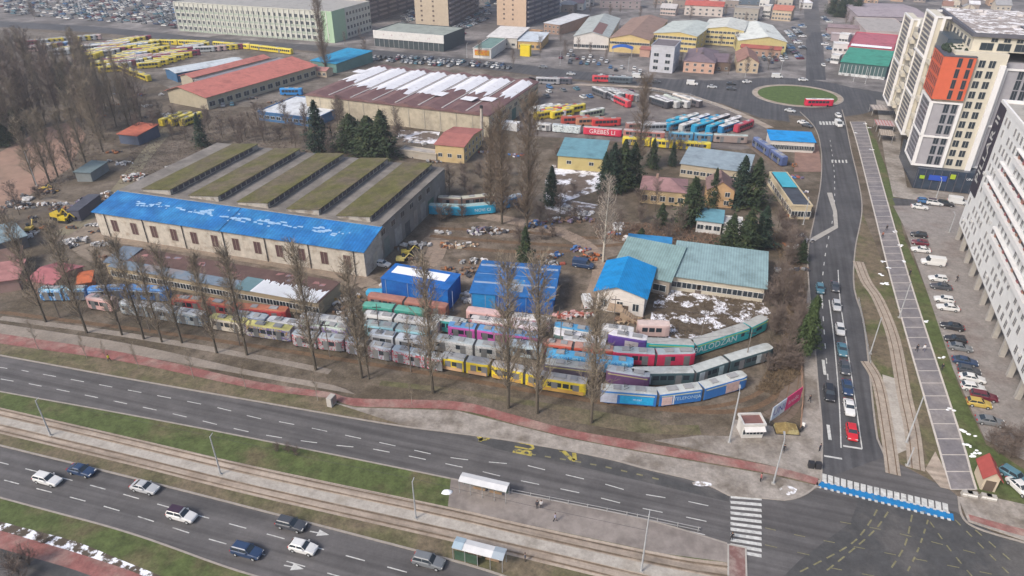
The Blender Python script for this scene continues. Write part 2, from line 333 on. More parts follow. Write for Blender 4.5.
mb=MB(); ribbon(mb,mid(zt,zb,.5,20),0.1,.05)
zc=line([(818,481),(870,493),(953,514)]); zd=line([(818,487),(870,500),(954,521)])
band('cycle_path',zc,zd,.06,M_BLUE,0,1,30)
mb=MB(); q=resample(zd,22); 
for a,b in zip(q[::1],q[1::1]): ribbon(mb,[a,a.lerp(b,.5)],.5,.066)
q=resample(zc,22)
for a,b in zip(q[::1],q[1::1]): ribbon(mb,[a,a.lerp(b,.5)],.4,.066)
struct(mb.build('road_markings',M_MARK))
mb=MB()
for q in([(877,510),(868,525),(850,545),(800,572)],[(888,512),(875,530),(850,552),(820,576)],[(912,515),(905,545),(890,570)],[(928,520),(918,550),(905,576)],[(930,522),(950,550),(975,580)],[(955,520),(985,550),(1015,580)],[(975,530),(1010,560)]):
    dashes(mb,line(q),.22,.056,1.6,1.2)
for q in([(765,528),(800,536),(850,546),(1000,576)],[(840,522),(900,534),(1000,560)],[(765,545),(830,560)],[(830,568),(1000,600)]): dashes(mb,line(q),.14,.057,1.8,3)
struct(mb.build('road_markings',M_YELW))
# yellow bus stop lettering and bay line
mb=MB(); dashes(mb,line([(515,452),(560,459),(605,467),(665,481)]),.3,.056,1.3,1.6)
struct(mb.build('road_markings',M_YELW))
def text(s,size,m,parent=None,loc=(0,0,0),rot=(0,0,0),ext=.0,name='lettering',sx=1,bold=0):
    c=bpy.data.curves.new('t','FONT'); c.body=s; c.size=size; c.extrude=ext; c.align_x='CENTER'; c.align_y='CENTER'; c.resolution_u=2; c.offset=bold
    o=bpy.data.objects.new('t',c); me=bpy.data.meshes.new_from_object(o); bpy.data.objects.remove(o); me.name=name
    me.materials.clear(); me.materials.append(m)
    for p in me.polygons: p.material_index=0
    o=link(name,me,parent,loc); o.rotation_euler=rot; o.scale=(sx,1,1); return o
p=P(526,447); t=text('BUS',2.4,M_YEL,None,(p.x,p.y,.06),(0,0,R(74)),name='road_marking_lettering',bold=.06); t.scale=(1,1.9,1); struct(t)
mb=MB()
for q in([(478,436),(482,440.5),(479,440),(487,439),(490,436.5),(495,437.5)],[(559,451),(562,450),(567,455),(572,460),(575,460.5),(574,453)]): ribbon(mb,line(q,sm=False),.7,.06)
struct(mb.build('road_markings',M_YEL))

M_SNP=mat((.3,.27,.24),.95,.2,.6,(.72,.72,.75),(.44,.5),.5,**G_,name='thin_snow')
poly('snow_patch',[(779,489),(784,486),(791,487),(797,490),(795,494),(788,496),(781,495)],.165,M_SNP); poly('snow_patch',[(692,483),(700,481.5),(711,484),(712,486.5),(700,487),(693,485.5)],.165,M_SNP)
for q,w_,m in (([(0,318),(120,334),(260,358),(330,372)],1.6,M_PATH),([(380,383),(460,392),(560,408),(660,424)],1.5,M_GRASSB),([(0,312),(200,338),(420,372),(600,402),(720,412),(770,400),(790,370)],1.2,M_RUST),([(640,402),(700,408),(760,392),(785,350),(790,300)],1.0,M_RUST),([(560,415),(640,428),(700,430)],2.5,M_GRASSB),([(90,236),(200,250),(350,277),(380,300)],4.5,mat((.24,.19,.145),.95,.25,.4,fine=.2,**G_,name='dirt_road')),([(480,215),(560,232),(600,262),(590,310)],4.5,mat((.26,.2,.155),.95,.25,.4,fine=.2,**G_,name='dirt_road2')),([(440,240),(430,262),(400,275)],5,mat((.26,.2,.155),.95,.25,.4,fine=.2,**G_,name='dirt_road2')),([(40,200),(95,215),(80,245),(120,262)],4.5,mat((.22,.18,.14),.95,.25,.4,**G_,name='dirt_road3')),([(185,110),(150,150),(110,200),(60,235)],5,mat((.2,.175,.12),.95,.25,.4,**G_,name='grass_road'))):
    mb=MB(); ribbon(mb,line(q),w_,.024+random.random()*.003); struct(mb.build('dirt_track',m))
# ------------------------------------------------------------ cars
PAINT={}
def paint(c):
    if c not in PAINT: PAINT[c]=mat(c,.3,.03,.5,spec=.6,name='car_paint')
    return PAINT[c]
CC={'white':(.62,.62,.61),'silver':(.42,.43,.44),'grey':(.16,.17,.18),'black':(.025,.026,.03),'dark blue':(.025,.05,.11),'blue':(.05,.14,.3),'teal':(.07,.17,.22),'red':(.5,.02,.03),'maroon':(.12,.02,.035),'yellow':(.45,.33,.08),'dark grey':(.06,.065,.075)}
# style: side profile stations (x, half width, belt z) and cabin (x0,x1 at belt, x0,x1 at roof, roof z), length
STY={'hatchback':(4.1,1.02,(-2.0,.75,-1.6,.15),1.48),'saloon':(4.6,1.0,(-1.75,.85,-1.05,.2),1.44),'estate':(4.6,1.02,(-2.25,.8,-2.0,.15),1.5),'suv':(4.6,1.08,(-2.2,.9,-1.95,.3),1.66),'van':(5.4,1.25,(-2.6,1.7,-2.55,1.1),2.25)}
MESH={}
def car_meshes(style):
    if style in MESH: return MESH[style]
    L,bz,(c0,c1,r0,r1),rz=STY[style]; h=L/2; w=.9 if style!='van' else .98
    b=MB()
    def ring(x,w_,z0,z1): return [(x,-w_*.94,z0),(x,-w_,z0+.2),(x,-w_*.97,z1-.12),(x,-w_*.86,z1),(x,w_*.86,z1),(x,w_*.97,z1-.12),(x,w_,z0+.2),(x,w_*.94,z0)]
    tail=bz-.04 if style!='saloon' else bz-.08
    b.loft([ring(-h,w*.86,.38,tail-.15),ring(-h+.15,w*.96,.27,tail),ring(-h*.6,w,.22,bz),ring(c1-.1,w,.22,bz),ring(h*.7,w*.97,.22,bz-.13),ring(h-.15,w*.9,.28,bz-.27),ring(h,w*.76,.38,bz-.4)])
    e=.02; wr=w*.74
    if style=='van':
        wr=w*.9
    def cab(z,xa,xb,hw): return [(xa,-hw,z),(xb,-hw,z),(xb,hw,z),(xa,hw,z)]
    g=MB(); zt=rz-.07
    g.loft([cab(bz-.02,c0,c1,w*.86),cab(zt,r0,r1,wr)])
    b.loft([cab(zt-.01,r0-.02,r1+.05,wr+.02),cab(rz,r0+.12,r1-.12,wr-.1)])
    if style=='van': b.box(c0-.02,.9,-w*.93,-w*.8,bz-.05,rz-.05); b.box(c0-.02,.9,w*.8,w*.93,bz-.05,rz-.05); b.box(c0-.05,c0+.1,-w*.85,w*.85,bz-.05,rz-.06)
    else:
        for s in(-1,1):                       # pillars
            for(xa,xb) in((c0+.02,r0+.03),((c0+c1)/2-.05,(r0+r1)/2+.05),(c1-.03,r1)):
                M=Matrix.Identity(4); g2=.06
                b.loft([[(xa-g2,s*(w*.865),bz-.02),(xa+g2,s*(w*.865),bz-.02),(xa+g2,s*(w*.83),bz-.02),(xa-g2,s*(w*.83),bz-.02)],[(xb-g2,s*(wr+.012),zt),(xb+g2,s*(wr+.012),zt),(xb+g2,s*(wr-.03),zt),(xb-g2,s*(wr-.03),zt)]])
        b.box(.35,.55,-w-.14,-w+.02,bz-.02,bz+.12); b.box(.35,.55,w-.02,w+.14,bz-.02,bz+.12)
    wh=MB(); k=12
    wh.loft([[(.33*math.cos(t*2*PI/k),y,.33+.33*math.sin(t*2*PI/k)) for t in range(k)] for y in(-.11,.11)])
    wh.loft([[(.19*math.cos(t*2*PI/k),y,.33+.19*math.sin(t*2*PI/k)) for t in range(k)] for y in(-.125,.125)],1)
    hl=MB().box(-.12,.06,-.2,.2,-.07,.08); MESH[style]=(b,g.mesh('windows',GLASS),wh.mesh('wheel',[BLK,STEEL]),hl,L,w,bz); return MESH[style]
HL={}
CARP={}
def car(px,py,ang,col,style,label,group=None,detail=True,z=.03,roof=None):
    p=P(px,py); key=(col,style,detail); name={'van':'van','suv':'parked_car'}.get(style,'parked_car')
    if detail and group!='cars parked beside the white block': name='van' if style=='van' else 'car'
    if key in CARP:
        o=copy_tree(CARP[key]); o.location=(p.x,p.y,z); o.rotation_euler=(0,0,R(ang)); 
        for k in('group',):
            if k in o: del o[k]
        return tag(o,label,'van' if style=='van' else 'car',group)
    b,g,wh,hl,L,w,bz=car_meshes(style)
    if 'h' not in HL: HL['h']=hl.mesh('headlight',LAMPW); HL['t']=hl.mesh('tail_light',LAMPR)
    m=paint(CC[col])
    if detail:
        o=empty(name,(p.x,p.y,z),R(ang),label,'van' if style=='van' else 'car',group)
        link('body',b.mesh('body',m),o); link('windows',g,o)
        for sx in(-1,1):
            for sy in(-1,1): link('wheel',wh,o,(sx*L*.31,sy*(w-.08),0))
        for sy in(-1,1):
            link('headlight',HL['h'],o,(L/2-.1,sy*w*.62,.66)); link('tail_light',HL['t'],o,(-L/2+.05,sy*w*.68,.78))
    else:
        q=MB(); q.v=list(b.v); q.f=list(b.f); q.m=[0]*len(b.f)
        n=len(q.v); me=g; q.v+=[tuple(v.co) for v in me.vertices]
        for f in me.polygons: q.f.append(tuple(n+i for i in f.vertices)); q.m.append(1)
        for sx in(-1,1):
            for sy in(-1,1): q.box(sx*L*.31-.3,sx*L*.31+.3,sy*(w-.08)-.1,sy*(w-.08)+.1,0,.6,2)
        o=q.build(name,[m,GLASS,BLK],None,(p.x,p.y,z),R(ang)); tag(o,label,'van' if style=='van' else 'car',group)
    CARP[key]=o; return o
g='cars driving on the lower carriageway'
for a in [(49,482,'white','estate','white estate car beside the dark blue car, farthest left on the lower carriageway'),(83,473,'dark blue','saloon','dark blue saloon car just ahead of the white estate car'),(146,490,'silver','saloon','silver saloon car alone in the upper lane of the lower carriageway'),(183,518,'white','suv','white car with black roof in the middle lane of the lower carriageway'),(248,554,'dark blue','suv','dark blue car behind and below the white hatchback at the arrows'),(304,550,'white','hatchback','white hatchback below the dark car on the lower carriageway'),(292,527,'dark grey','estate','dark grey estate car beside the white turn arrow'),(429,564,'grey','suv','grey-blue car passing the lower tram shelter')]:
    o=car(a[0],a[1],-16,a[2],a[3],a[4],g,z=.045)
    if a[0]==183:
        for c in o.children:
            if c.name.startswith('body'): MB().box(-1.95,.2,-.66,.66,1.725,1.74).build('roof_panel',mat((.05,.03,.05),.3,.1),o)
g='cars queuing on the right road'
for a in [(819.5,291,'teal','hatchback','light teal car in the left lane at the head of the thuja tree'),(834.5,289,'dark grey','saloon','dark car at the far end of the queue beside the teal car'),(836,308,'silver','hatchback','silver-blue hatchback behind the dark car in the queue'),(839.5,332,'white','hatchback','white hatchback in the middle of the queue, before the teal car'),(841.5,352,'teal','saloon','teal car between the white hatchback and the dark cars in the queue'),(844,370,'dark grey','saloon','dark grey saloon right behind the teal car in the queue'),(846.5,390,'dark blue','saloon','dark blue saloon right behind the white car with black roof window'),(848.5,410,'white','saloon','white saloon just behind the red car at the stop line'),(851,435,'red','hatchback','bright red hatchback first at the stop line'),(828.5,396,'black','suv','black car alone in the left lane beside the queue')]:
    car(a[0],a[1],-109+2,a[2],a[3],a[4],g,z=.05)
g='cars parked beside the white block'
for a in [(920,252,'white','saloon','white saloon parked just below the maroon car'),(919,245,'maroon','hatchback','maroon car between a black car and a white saloon in the lot'),(918,237,'black','hatchback','black car parked topmost in the column of the lot'),(932,265,'white','van','large white van parked in the column of the lot'),(937,281,'white','hatchback','white hatchback parked below the large white van'),(940,289,'dark grey','saloon','dark grey saloon parked below the white hatchback near the van'),(943,302,'white','hatchback','upper white hatchback of the pair parked mid-lot'),(947,310,'white','saloon','lower white saloon of the pair parked mid-lot'),(951,329,'black','saloon','black saloon parked alone below the white pair'),(954,342,'black','hatchback','black hatchback parked above the grey saloon'),(959,350,'grey','saloon','grey saloon parked below the black hatchback'),(964,364,'dark blue','saloon','dark blue saloon parked above the dark and white cars'),(968,373,'dark grey','hatchback','dark grey hatchback parked above the two white cars near the maroon car'),(971,381,'white','saloon','upper white saloon parked above the maroon estate'),(972,390,'white','hatchback','lower white hatchback parked above the maroon estate'),(983,399,'maroon','estate','maroon estate car parked above the yellow car'),(978,406,'yellow','hatchback','yellow hatchback parked below the maroon estate'),(989,424,'grey','saloon','grey saloon parked lowest in the lot'),
 (919,209,'white','saloon','white saloon parked left in the row before the glass shop'),(924,203,'blue','hatchback','blue hatchback parked behind the white saloon by the glass shop'),(934,205,'white','suv','white tall car parked between the blue and black cars by the glass shop'),(945,206,'black','suv','black tall car parked by the glass shop'),(957,204,'white','van','white van parked right of the black car by the glass shop')]:
    car(a[0],a[1],-19+(180 if a[0]<958 and a[1]>230 else 0)+random.uniform(-4,4),a[2],a[3],a[4],g,z=.13)
car(1019,491,-80,'white','saloon','white car parked beside the red-roofed hut at the right edge',None,z=.17); car(1013,480,-60,'teal','suv','dark teal car parked behind the red-roofed hut',None,z=.17)
car(586.5,304,95,'white','van','white van parked left of the blue-roofed gable house',None)
car(583,267,-18,'dark blue','van','dark blue pickup parked by the bare white-trunked tree',None)
car(383,266,-18,'white','hatchback','white car parked at the corner of the big shed under blue tarpaulin',None)
g='cars on the far road and roundabout'
for a in [(543,68,'grey','saloon','grey car leftmost on the far road before the workshops',-10),(571,75,'silver','saloon','silver car on the far road above the bus yard',-10),(602,77,'white','saloon','white car on the far road before the blue canopy',-10),(625,79,'silver','suv','silver car just right of the white car on the far road',-12),(638,78,'white','van','white van with red stripe on the far road by the grey-blue house',-12),(656,83,'dark grey','saloon','dark car on the far road between the vans',-12),(692,85,'white','van','big white van on the far road before the pink house',-14),(712,88,'silver','saloon','silver car behind the big white van on the far road',-14),(731,85,'black','saloon','black car before the beige house on the far road',-14),(731,90,'dark grey','saloon','dark grey car in the near lane before the beige house',-14),(747,83,'white','saloon','white car entering the roundabout',10),(777,78,'white','van','white van on the far side of the roundabout',-5),(803,81,'white','saloon','white car behind the roundabout island',0),(790,112,'silver','saloon','silver car leaving the roundabout at its near left',-40),(803,124,'white','saloon','white car at the left exit of the roundabout',-50),(807,127,'dark grey','saloon','dark car at the left exit of the roundabout',-50),(838,117,'white','hatchback','small white car waiting by the zebra at the roundabout',-95),(838,126,'white','van','white van waiting on the zebra at the roundabout',-95),(823,66,'white','saloon','white car at the north exit of the roundabout',80)]:
    car(a[0],a[1],a[5],a[2],a[3],a[4],g,detail=False,z=.05)
cols=['white','white','white','silver','silver','silver','silver','grey','grey','grey','dark grey','black','dark blue','blue','maroon','teal']
XC=MB(); XM=[paint(CC[k]) for k in cols]+[GLASS]
def lot(poly_,rowang,rs,cs,prob,lab,grp,skew=90,zz=.03,mx=30):
    pts=[P(*q).xy for q in poly_]; c=sum(pts,Vector((0,0)))/len(pts); u=Vector((math.cos(R(rowang)),math.sin(R(rowang)))); v=Vector((-u.y,u.x)); n=0
    def inside(p):
        r=False; j=len(pts)-1
        for i in range(len(pts)):
            a,b=pts[i],pts[j]
            if (a.y>p.y)!=(b.y>p.y) and p.x<(b.x-a.x)*(p.y-a.y)/(b.y-a.y)+a.x: r=not r
            j=i
        return r
    Rr=max((p-c).length for p in pts)
    for i in range(int(-Rr/rs),int(Rr/rs)+1):
        for j in range(int(-Rr/cs),int(Rr/cs)+1):
            p=c+v*(i*rs)+u*(j*cs+random.uniform(-.3,.3))
            if inside(p) and random.random()<prob:
                k=random.choice(cols); n+=1
                if n%3 or n>3*mx:
                    M=Matrix.Translation((p.x,p.y,zz+.25))@Matrix.Rotation(R(rowang+skew+random.uniform(-3,3)),4,'Z'); ci=cols.index(k)
                    XC.loft([[tuple(M@Vector(q)) for q in ((x,-w_,z0),(x,w_,z0),(x,w_,z1),(x,-w_,z1))] for x,w_,z0,z1 in((-2.15,.8,.05,.6),(-2,.9,0,.72),(1.2,.9,0,.74),(2,.85,0,.55),(2.15,.7,.1,.4))],ci)
                    XC.loft([[tuple(M@Vector(q)) for q in ((a_,-w_,z0),(b_,-w_,z0),(b_,w_,z0),(a_,w_,z0))] for a_,b_,w_,z0 in((-1.8,.8,.82,.7),(-1.35,.2,.7,1.15))],len(cols)); XC.box(-1.35,.2,-.7,.7,1.15,1.2,ci,M=M)
                    continue
                o=car(0,300,rowang+skew+random.choice((0,180))+random.uniform(-3,3),k,random.choice(['hatchback','saloon','suv']),f'{k} car {lab}',grp,detail=False,z=zz); o.location.x=p.x; o.location.y=p.y
    return n
E_=[]
E_.append(lot([(0,3),(60,2),(140,6),(174,12),(176,27),(100,22),(0,14)],76,9.5,3.3,.62,'among the rows of the crowded car park in the top left corner','cars in the top left car park'))
E_.append(lot([(372,57),(420,57),(505,66),(512,71),(440,66),(372,61)],-20,5.6,2.8,.8,'in the long row behind the snow-covered hall','cars behind the snowy hall'))
E_.append(lot([(450,28),(480,6),(492,6),(488,18),(462,36),(452,38)],70,7,3,.7,'on the lot between the two beige towers','cars between the beige towers'))
E_.append(lot([(405,8),(415,8),(414,22),(402,24)],70,6,3,.9,'on the lot left of the first beige tower','cars left of the beige tower'))
E_.append(lot([(787,30),(803,25),(804,60),(790,58)],80,6.5,3.2,.6,'on the lot left of the road north of the roundabout','cars left of the north road'))
E_.append(lot([(823,18),(829,20),(832,64),(825,60)],80,6.5,3.2,.6,'parked right of the road north of the roundabout','cars right of the north road'))
E_.append(lot([(560,50),(575,52),(645,72),(640,76),(560,64)],-12,6,3.2,.4,'parked before the workshops on the far road','cars before the workshops'))
E_.append(lot([(761,50),(786,50),(786,62),(762,64)],-12,6,3,.7,'parked right of the beige house','cars beside the beige house'))
E_.append(lot([(262,80),(300,72),(300,80),(270,90)],-14,6,3,.5,'parked beside the red-roofed depot hall','cars beside the red-roofed hall'))
E_.append(lot([(498,10),(470,0),(400,0),(380,0),(390,-10),(520,-10)],70,8,3,.3,'far behind the beige towers','cars far behind the beige towers'))
E_.append(lot([(0,-6),(60,-8),(180,2),(176,10),(60,1),(0,2)],76,9.5,3.3,.62,'at the very top left','cars at the top left edge'))
E_.append(lot([(176,2),(176,16),(174,30),(160,24),(150,8)],76,8,3.3,.5,'beside the school','cars beside the long green and white building'))
E_.append(lot([(535,86),(600,88),(640,94),(600,100),(540,100)],20,7,3.6,.22,'left standing about the northern yard','cars in the northern yard'))
E_.append(lot([(190,100),(240,84),(262,90),(230,108)],20,6,3.2,.3,'standing right of the nearer red-roofed shed','cars right of the red sheds'))
print('lots',E_); s_=XC.build('parked_cars',XM); s_['kind']='stuff'; s_['label']='further cars crowding the distant car parks, too many and small to tell apart'; s_['category']='cars'
# ------------------------------------------------------------ trams and buses
def section(b,L,w,h,z0=.38,mi=0,roofmi=1,n0=0,n1=0):     # body shell with rounded shoulders; near side is y=0, far side y=w
    def ring(x,i): return [(x,i,z0),(x,i*.9,z0+1.0),(x,.03+i,h-.4),(x,.14+i*.9,h-.1),(x,.5+i*.6,h),(x,w-.5-i*.6,h),(x,w-.14-i*.9,h-.1),(x,w-.03-i,h-.4),(x,w-i*.9,z0+1.0),(x,w-i,z0)]
    rs=[ring(0,.32 if n0 else .03)]
    if n0: rs+= [ring(.25,.18),ring(.9,.0)]
    else: rs+=[ring(.1,0)]
    if n1: rs+=[ring(L-.9,0),ring(L-.25,.18),ring(L,.32)]
    else: rs+=[ring(L-.1,0),ring(L,.03)]
    n=len(b.f); b.loft(rs); k=10
    for i in range(len(rs)-1):
        for j in(3,4,5): b.m[n+i*k+j]=roofmi
def tram(pts,body,roof,label,win='full',w=2.6,h=3.05,low=None,text_=None,cat='tram',group='trams stored in the depot',doors=True,name='tram',gear=True,z=.05,band=None,wcol=None,wheels=False,boards=()):
    W=[P(*p) for p in pts]; o=empty(name,(W[0].x,W[0].y,z),0,label,cat,group)
    bm_=body if not isinstance(body,tuple) else mat(body,.45,.1,.8,spec=.4); rm=roof if not isinstance(roof,tuple) else mat(roof,.8,.16,.7,(roof[0]*.75,roof[1]*.74,roof[2]*.72),(.5,.65),.5)
    lm=None if low is None else (low if not isinstance(low,tuple) else mat(low,.5,.1,.8))
    wm=GLASS if wcol is None else mat(wcol,.3,.1)
    n=len(W)-1
    for i in range(n):
        a,b=W[i],W[i+1]; L=(b-a).length; ang=math.atan2((b-a).y,(b-a).x); loc=(a-W[0])
        s0=.0 if i==0 else .28; s1=.0 if i==n-1 else .28; off=Vector((math.cos(ang),math.sin(ang),0))*s0; LL=L-s0-s1
        q=MB(); section(q,LL,w,h,n0=(i==0),n1=(i==n-1)); c=q.build('carriage' if cat=='tram' else 'body',[bm_,rm],o,loc+off,ang)
        e=.012
        if lm:
            q=MB(); q.box(.35,LL-.35,-e-.02,.06,.40,1.15); q.box(.35,LL-.35,w-.06,w+e+.02,.40,1.15); q.build('skirt',lm,c)
        if band:
            q=MB(); q.box(.35,LL-.35,.0,.12,h-.62,h-.42); q.box(.35,LL-.35,w-.12,w,h-.62,h-.42); q.build('stripe',mat(band,.5,.08),c)
        if win in('full','half'):
            q=MB(); x=.9; step=1.45; 
            while x+1.15<LL-.7:
                if win=='full' or random.random()<.6:
                    q.box(x,x+1.18,-.005,.1,1.45,2.45); q.box(x,x+1.18,w-.1,w+.005,1.45,2.45)
                x+=step
            q.build('window_row',wm,c)
        if doors and win!='wrap':
            for dx in (LL*.2,LL*.7):
                MB().box(dx,dx+1.2,-.02,.05,.42,2.5).build('door',mat((.17,.175,.18),.4,.15),c)
        for bx0,bx1,bz0,bz1,bc in (boards[i] if i<len(boards) else ()):
            MB().box(LL*bx0,LL*bx1,-.035,.02,bz0,bz1).build('advert_panel',mat(bc,.5,.2,1.2),c)
        if gear:
            for gx in (LL*.22,LL*.62): MB().box(gx,gx+random.uniform(1.2,2.4),w/2-.6,w/2+.6,h-.02,h+random.uniform(.12,.28)).build('roof_box',mat((.3,.3,.3),.8,.15),c)
        q=MB()
        for bx in ((LL*.15,LL*.82) if not wheels else (LL*.2,LL*.75)):
            for yy in(.12,w-.3): q.loft([[(bx+.38*math.cos(t*PI/5),y2,.4+.38*math.sin(t*PI/5)) for t in range(10)] for y2 in(yy,yy+.18)])
        q.build('bogie' if not wheels else 'wheels',BLK,c)
        if i==0: MB().prism([(.3,1.5),(.08,1.5),(.08,2.55),(.3,2.7)],.55,w-.55,axis='y').build('windscreen',GLASS,c)
        if i==n-1: MB().prism([(LL-.3,1.5),(LL-.08,1.5),(LL-.08,2.55),(LL-.3,2.7)],.55,w-.55,axis='y').build('windscreen',GLASS,c)
        if i<n-1: MB().box(-.35,.32,.18,w-.18,.55,h-.2).build('bellows',mat((.07,.07,.075),.9,.1,stripe=3),o,b-W[0],ang)
        if gear and cat=='tram' and i==0:
            q=MB(); cx=LL*.5
            for s in(-.5,.5): q.tube([(cx-.9,w/2+s,h+.05),(cx,w/2+s*.8,h+.5),(cx-.8,w/2+s*.6,h+.75)],.05,4)
            q.tube([(cx-.8,w/2-.8,h+.75),(cx-.8,w/2+.8,h+.75)],.06,4); q.build('pantograph',DK,c)
        if text_ and i in text_:
            s,sz,tc,tx=text_[i]; text(s,sz,mat(tc,.6,.02,name='letter_paint'),c,(LL*tx,-.045,1.6),(PI/2,0,0),ext=.01)
    return o
GR_=lambda a,b,c:graffiti(a,b,c)
W_=(.5,.5,.49); GY=(.3,.31,.31); LG=(.42,.43,.43); RD=(.42,.06,.06); BL=(.05,.17,.42); CY=(.08,.42,.55); TL=(.02,.33,.36); YE=(.62,.48,.03); MG=(.5,.1,.36); PK=(.58,.36,.34); GN=(.03,.25,.19)
tram([(41,302),(65,302),(87,301.5)],GR_(BL,(.1,.35,.6),(.5,.55,.6)),(.28,.5,.62),'pale blue graffiti tram at the far left end of the rows',win='half')
tram([(90,302),(128,300),(168,303)],BL,(.1,.28,.6),'bright blue tram with blue roof right of the pale blue graffiti tram',band=(.5,.6,.7))
tram([(88,309.5),(113,313.5)],PK,(.6,.45,.42),'short pink tram car with rounded front before the blue trams')
tram([(121,315),(150,319),(176,324),(203,328.5)],GR_((.33,.36,.37),(.12,.2,.3),(.4,.42,.4)),(.5,.52,.53),'grey and white graffiti tram with pale roof, leftmost long tram in front',win='half')
tram([(173,311),(205,314),(240,320),(287,324)],RD,(.45,.16,.09),'long red tram with orange and grey roof behind the grey and white tram',win='half')
tram([(211,330),(245,336)],(.55,.5,.42),(.55,.5,.2),'cream tram car with dull yellow roof right of the grey and white tram')
tram([(246,337),(291,343.5)],GR_((.4,.4,.38),(.15,.12,.3),(.5,.33,.06)),(.66,.6,.22),'white tram car with yellow roof before the white-roofed tram')
tram([(234,327),(266,332)],(.2,.24,.35),(.36,.4,.44),'dark tram car with grey roof between the red tram and the yellow-roofed car')
tram([(268,333),(300,338)],W_,(.68,.67,.66),'white-roofed tram car directly behind the yellow-roofed car')
tram([(293,347),(318,350.5),(344,353.5)],GR_((.3,.31,.33),(.3,.03,.05),(.4,.37,.36)),(.35,.39,.42),'grey-roofed tram with red graffiti right of the yellow-roofed car')
tram([(301,337),(322,339),(346,343)],GR_((.38,.38,.42),(.2,.13,.38),(.4,.44,.38)),(.45,.52,.44),'white and violet tram with pale green roof behind the red graffiti tram',win='half')
tram([(346,354.5),(368,358.5),(391,363)],GR_((.3,.34,.4),(.25,.04,.08),(.4,.42,.43)),(.38,.42,.47),'silver tram with dark roof between the two red graffiti trams',win='half')
tram([(392,363),(426,370),(441,373)],GR_((.33,.36,.4),(.4,.03,.06),(.42,.42,.43)),(.4,.46,.5),'silver tram with red graffiti front left of the yellow trams',win='half')
tram([(370,347),(395,350.5),(426,356)],(.48,.5,.52),(.52,.56,.6),'tram with pale blue-white roof panels behind the silver trams')
tram([(365,337),(395,341),(426,346)],(.3,.55,.62),(.3,.36,.36),'light cyan tram with grey-green roof behind the pale-roofed tram')
tram([(364,327),(394,331),(437,338)],(.55,.54,.52),(.56,.55,.53),'white tram with a band of dark windows behind the cyan tram')
tram([(363,318),(394,321.5),(424,326)],GN,(.12,.36,.28),'dark green tram behind the white tram with dark windows',gear=False)
tram([(368,308),(404,313.5),(446,320)],(.3,.12,.09),(.36,.17,.13),'brown-red roofed tram cars just below the blue tarpaulin hall',gear=False)
tram([(430,331),(465,336.5)],(.04,.3,.28),(.5,.53,.5),'teal tram car with whitish roof left of the magenta tram')
tram([(466,323),(502,328)],PK,(.58,.4,.38),'pink-red tram car behind the pinkish white tram',gear=False)
tram([(470,332),(507,337.5)],GR_((.5,.42,.42),(.45,.15,.2),(.52,.5,.48)),(.6,.56,.54),'pinkish white tram car above the magenta tram',win='half')
tram([(448,338.5),(476,342),(504,346.5),(538,351)],MG,(.13,.3,.55),'magenta tram with blue roof in the middle of the rows')
tram([(432,351),(474,358),(505,362)],GR_((.45,.46,.46),(.35,.36,.36),(.52,.5,.5)),(.38,.42,.43),'grey and white tram behind the yellow trams',win='half')
tram([(508,357),(540,361.5)],(.42,.52,.58),(.4,.47,.52),'light blue tram car right of the grey and white tram',boards=[[(.5,.75,1.2,2.2,(.04,.04,.05))]])
tram([(441,370),(465,374.5),(488,378.5)],YE,(.33,.35,.36),'yellow tram with grey roof, left one of the yellow trams',low=(.55,.35,.2))
tram([(491,379),(524,386),(541,391),(585,398)],YE,(.42,.4,.38),'long yellow tram with brownish grey roof, right one of the yellow trams',low=(.5,.3,.08))
tram([(512,337),(541,342)],GR_((.58,.52,.53),(.45,.3,.4),(.6,.58,.57)),(.66,.6,.62),'pinkish tram car with white roof between the bare poplars',win='half')
tram([(553,339),(590,345)],(.55,.56,.55),(.08,.28,.48),'white tram car with blue roof below the second blue tarpaulin')
tram([(553,347),(597,354)],(.1,.16,.15),(.68,.65,.65),'dark green tram car with white roof in the centre of the rows',win='wrap')
tram([(607,347),(645,353.5)],(.12,.07,.3),(.68,.66,.67),'dark purple tram car with white roof left of the teal tram',win='wrap',boards=[[(.45,.8,1.0,2.3,(.5,.48,.5))]])
tram([(541,356),(572,360),(612,364.5)],(.5,.1,.06),(.45,.25,.2),'orange-red tram between the white-roofed and the blue trams',win='half')
tram([(612,365),(655,367.5),(694,366.5)],(.55,.04,.1),(.35,.4,.42),'bright red tram with grey roof left of the shop-window tram',win='half')
tram([(545,367),(592,373),(632,377)],GR_((.05,.3,.6),(.25,.5,.65),(.05,.2,.5)),(.1,.38,.62),'bright blue tram pointing at the grey-roofed tram',win='wrap')
tram([(543,377),(598,384)],(.12,.1,.14),(.36,.37,.35),'dark tram with long grey roof behind the right yellow tram',win='wrap',band=(.45,.42,.15))
tram([(605,384),(648,391)],(.14,.07,.16),(.37,.4,.43),'dark purple tram with grey roof behind the blue advertising tram',win='wrap',band=(.5,.45,.2))
tram([(632,387),(694,386),(728,374.5),(772,361)],(.05,.09,.1),(.45,.47,.45),'curved dark tram with pale grey-green roofs, above the blue advertising tram',boards=[[(.2,.3,.6,2.6,(.35,.42,.44))],[(.1,.25,.6,2.6,(.4,.45,.47)),(.7,.85,.6,2.6,(.3,.4,.42))],[(.6,.7,.6,2.6,(.4,.45,.46))]],gear=False)
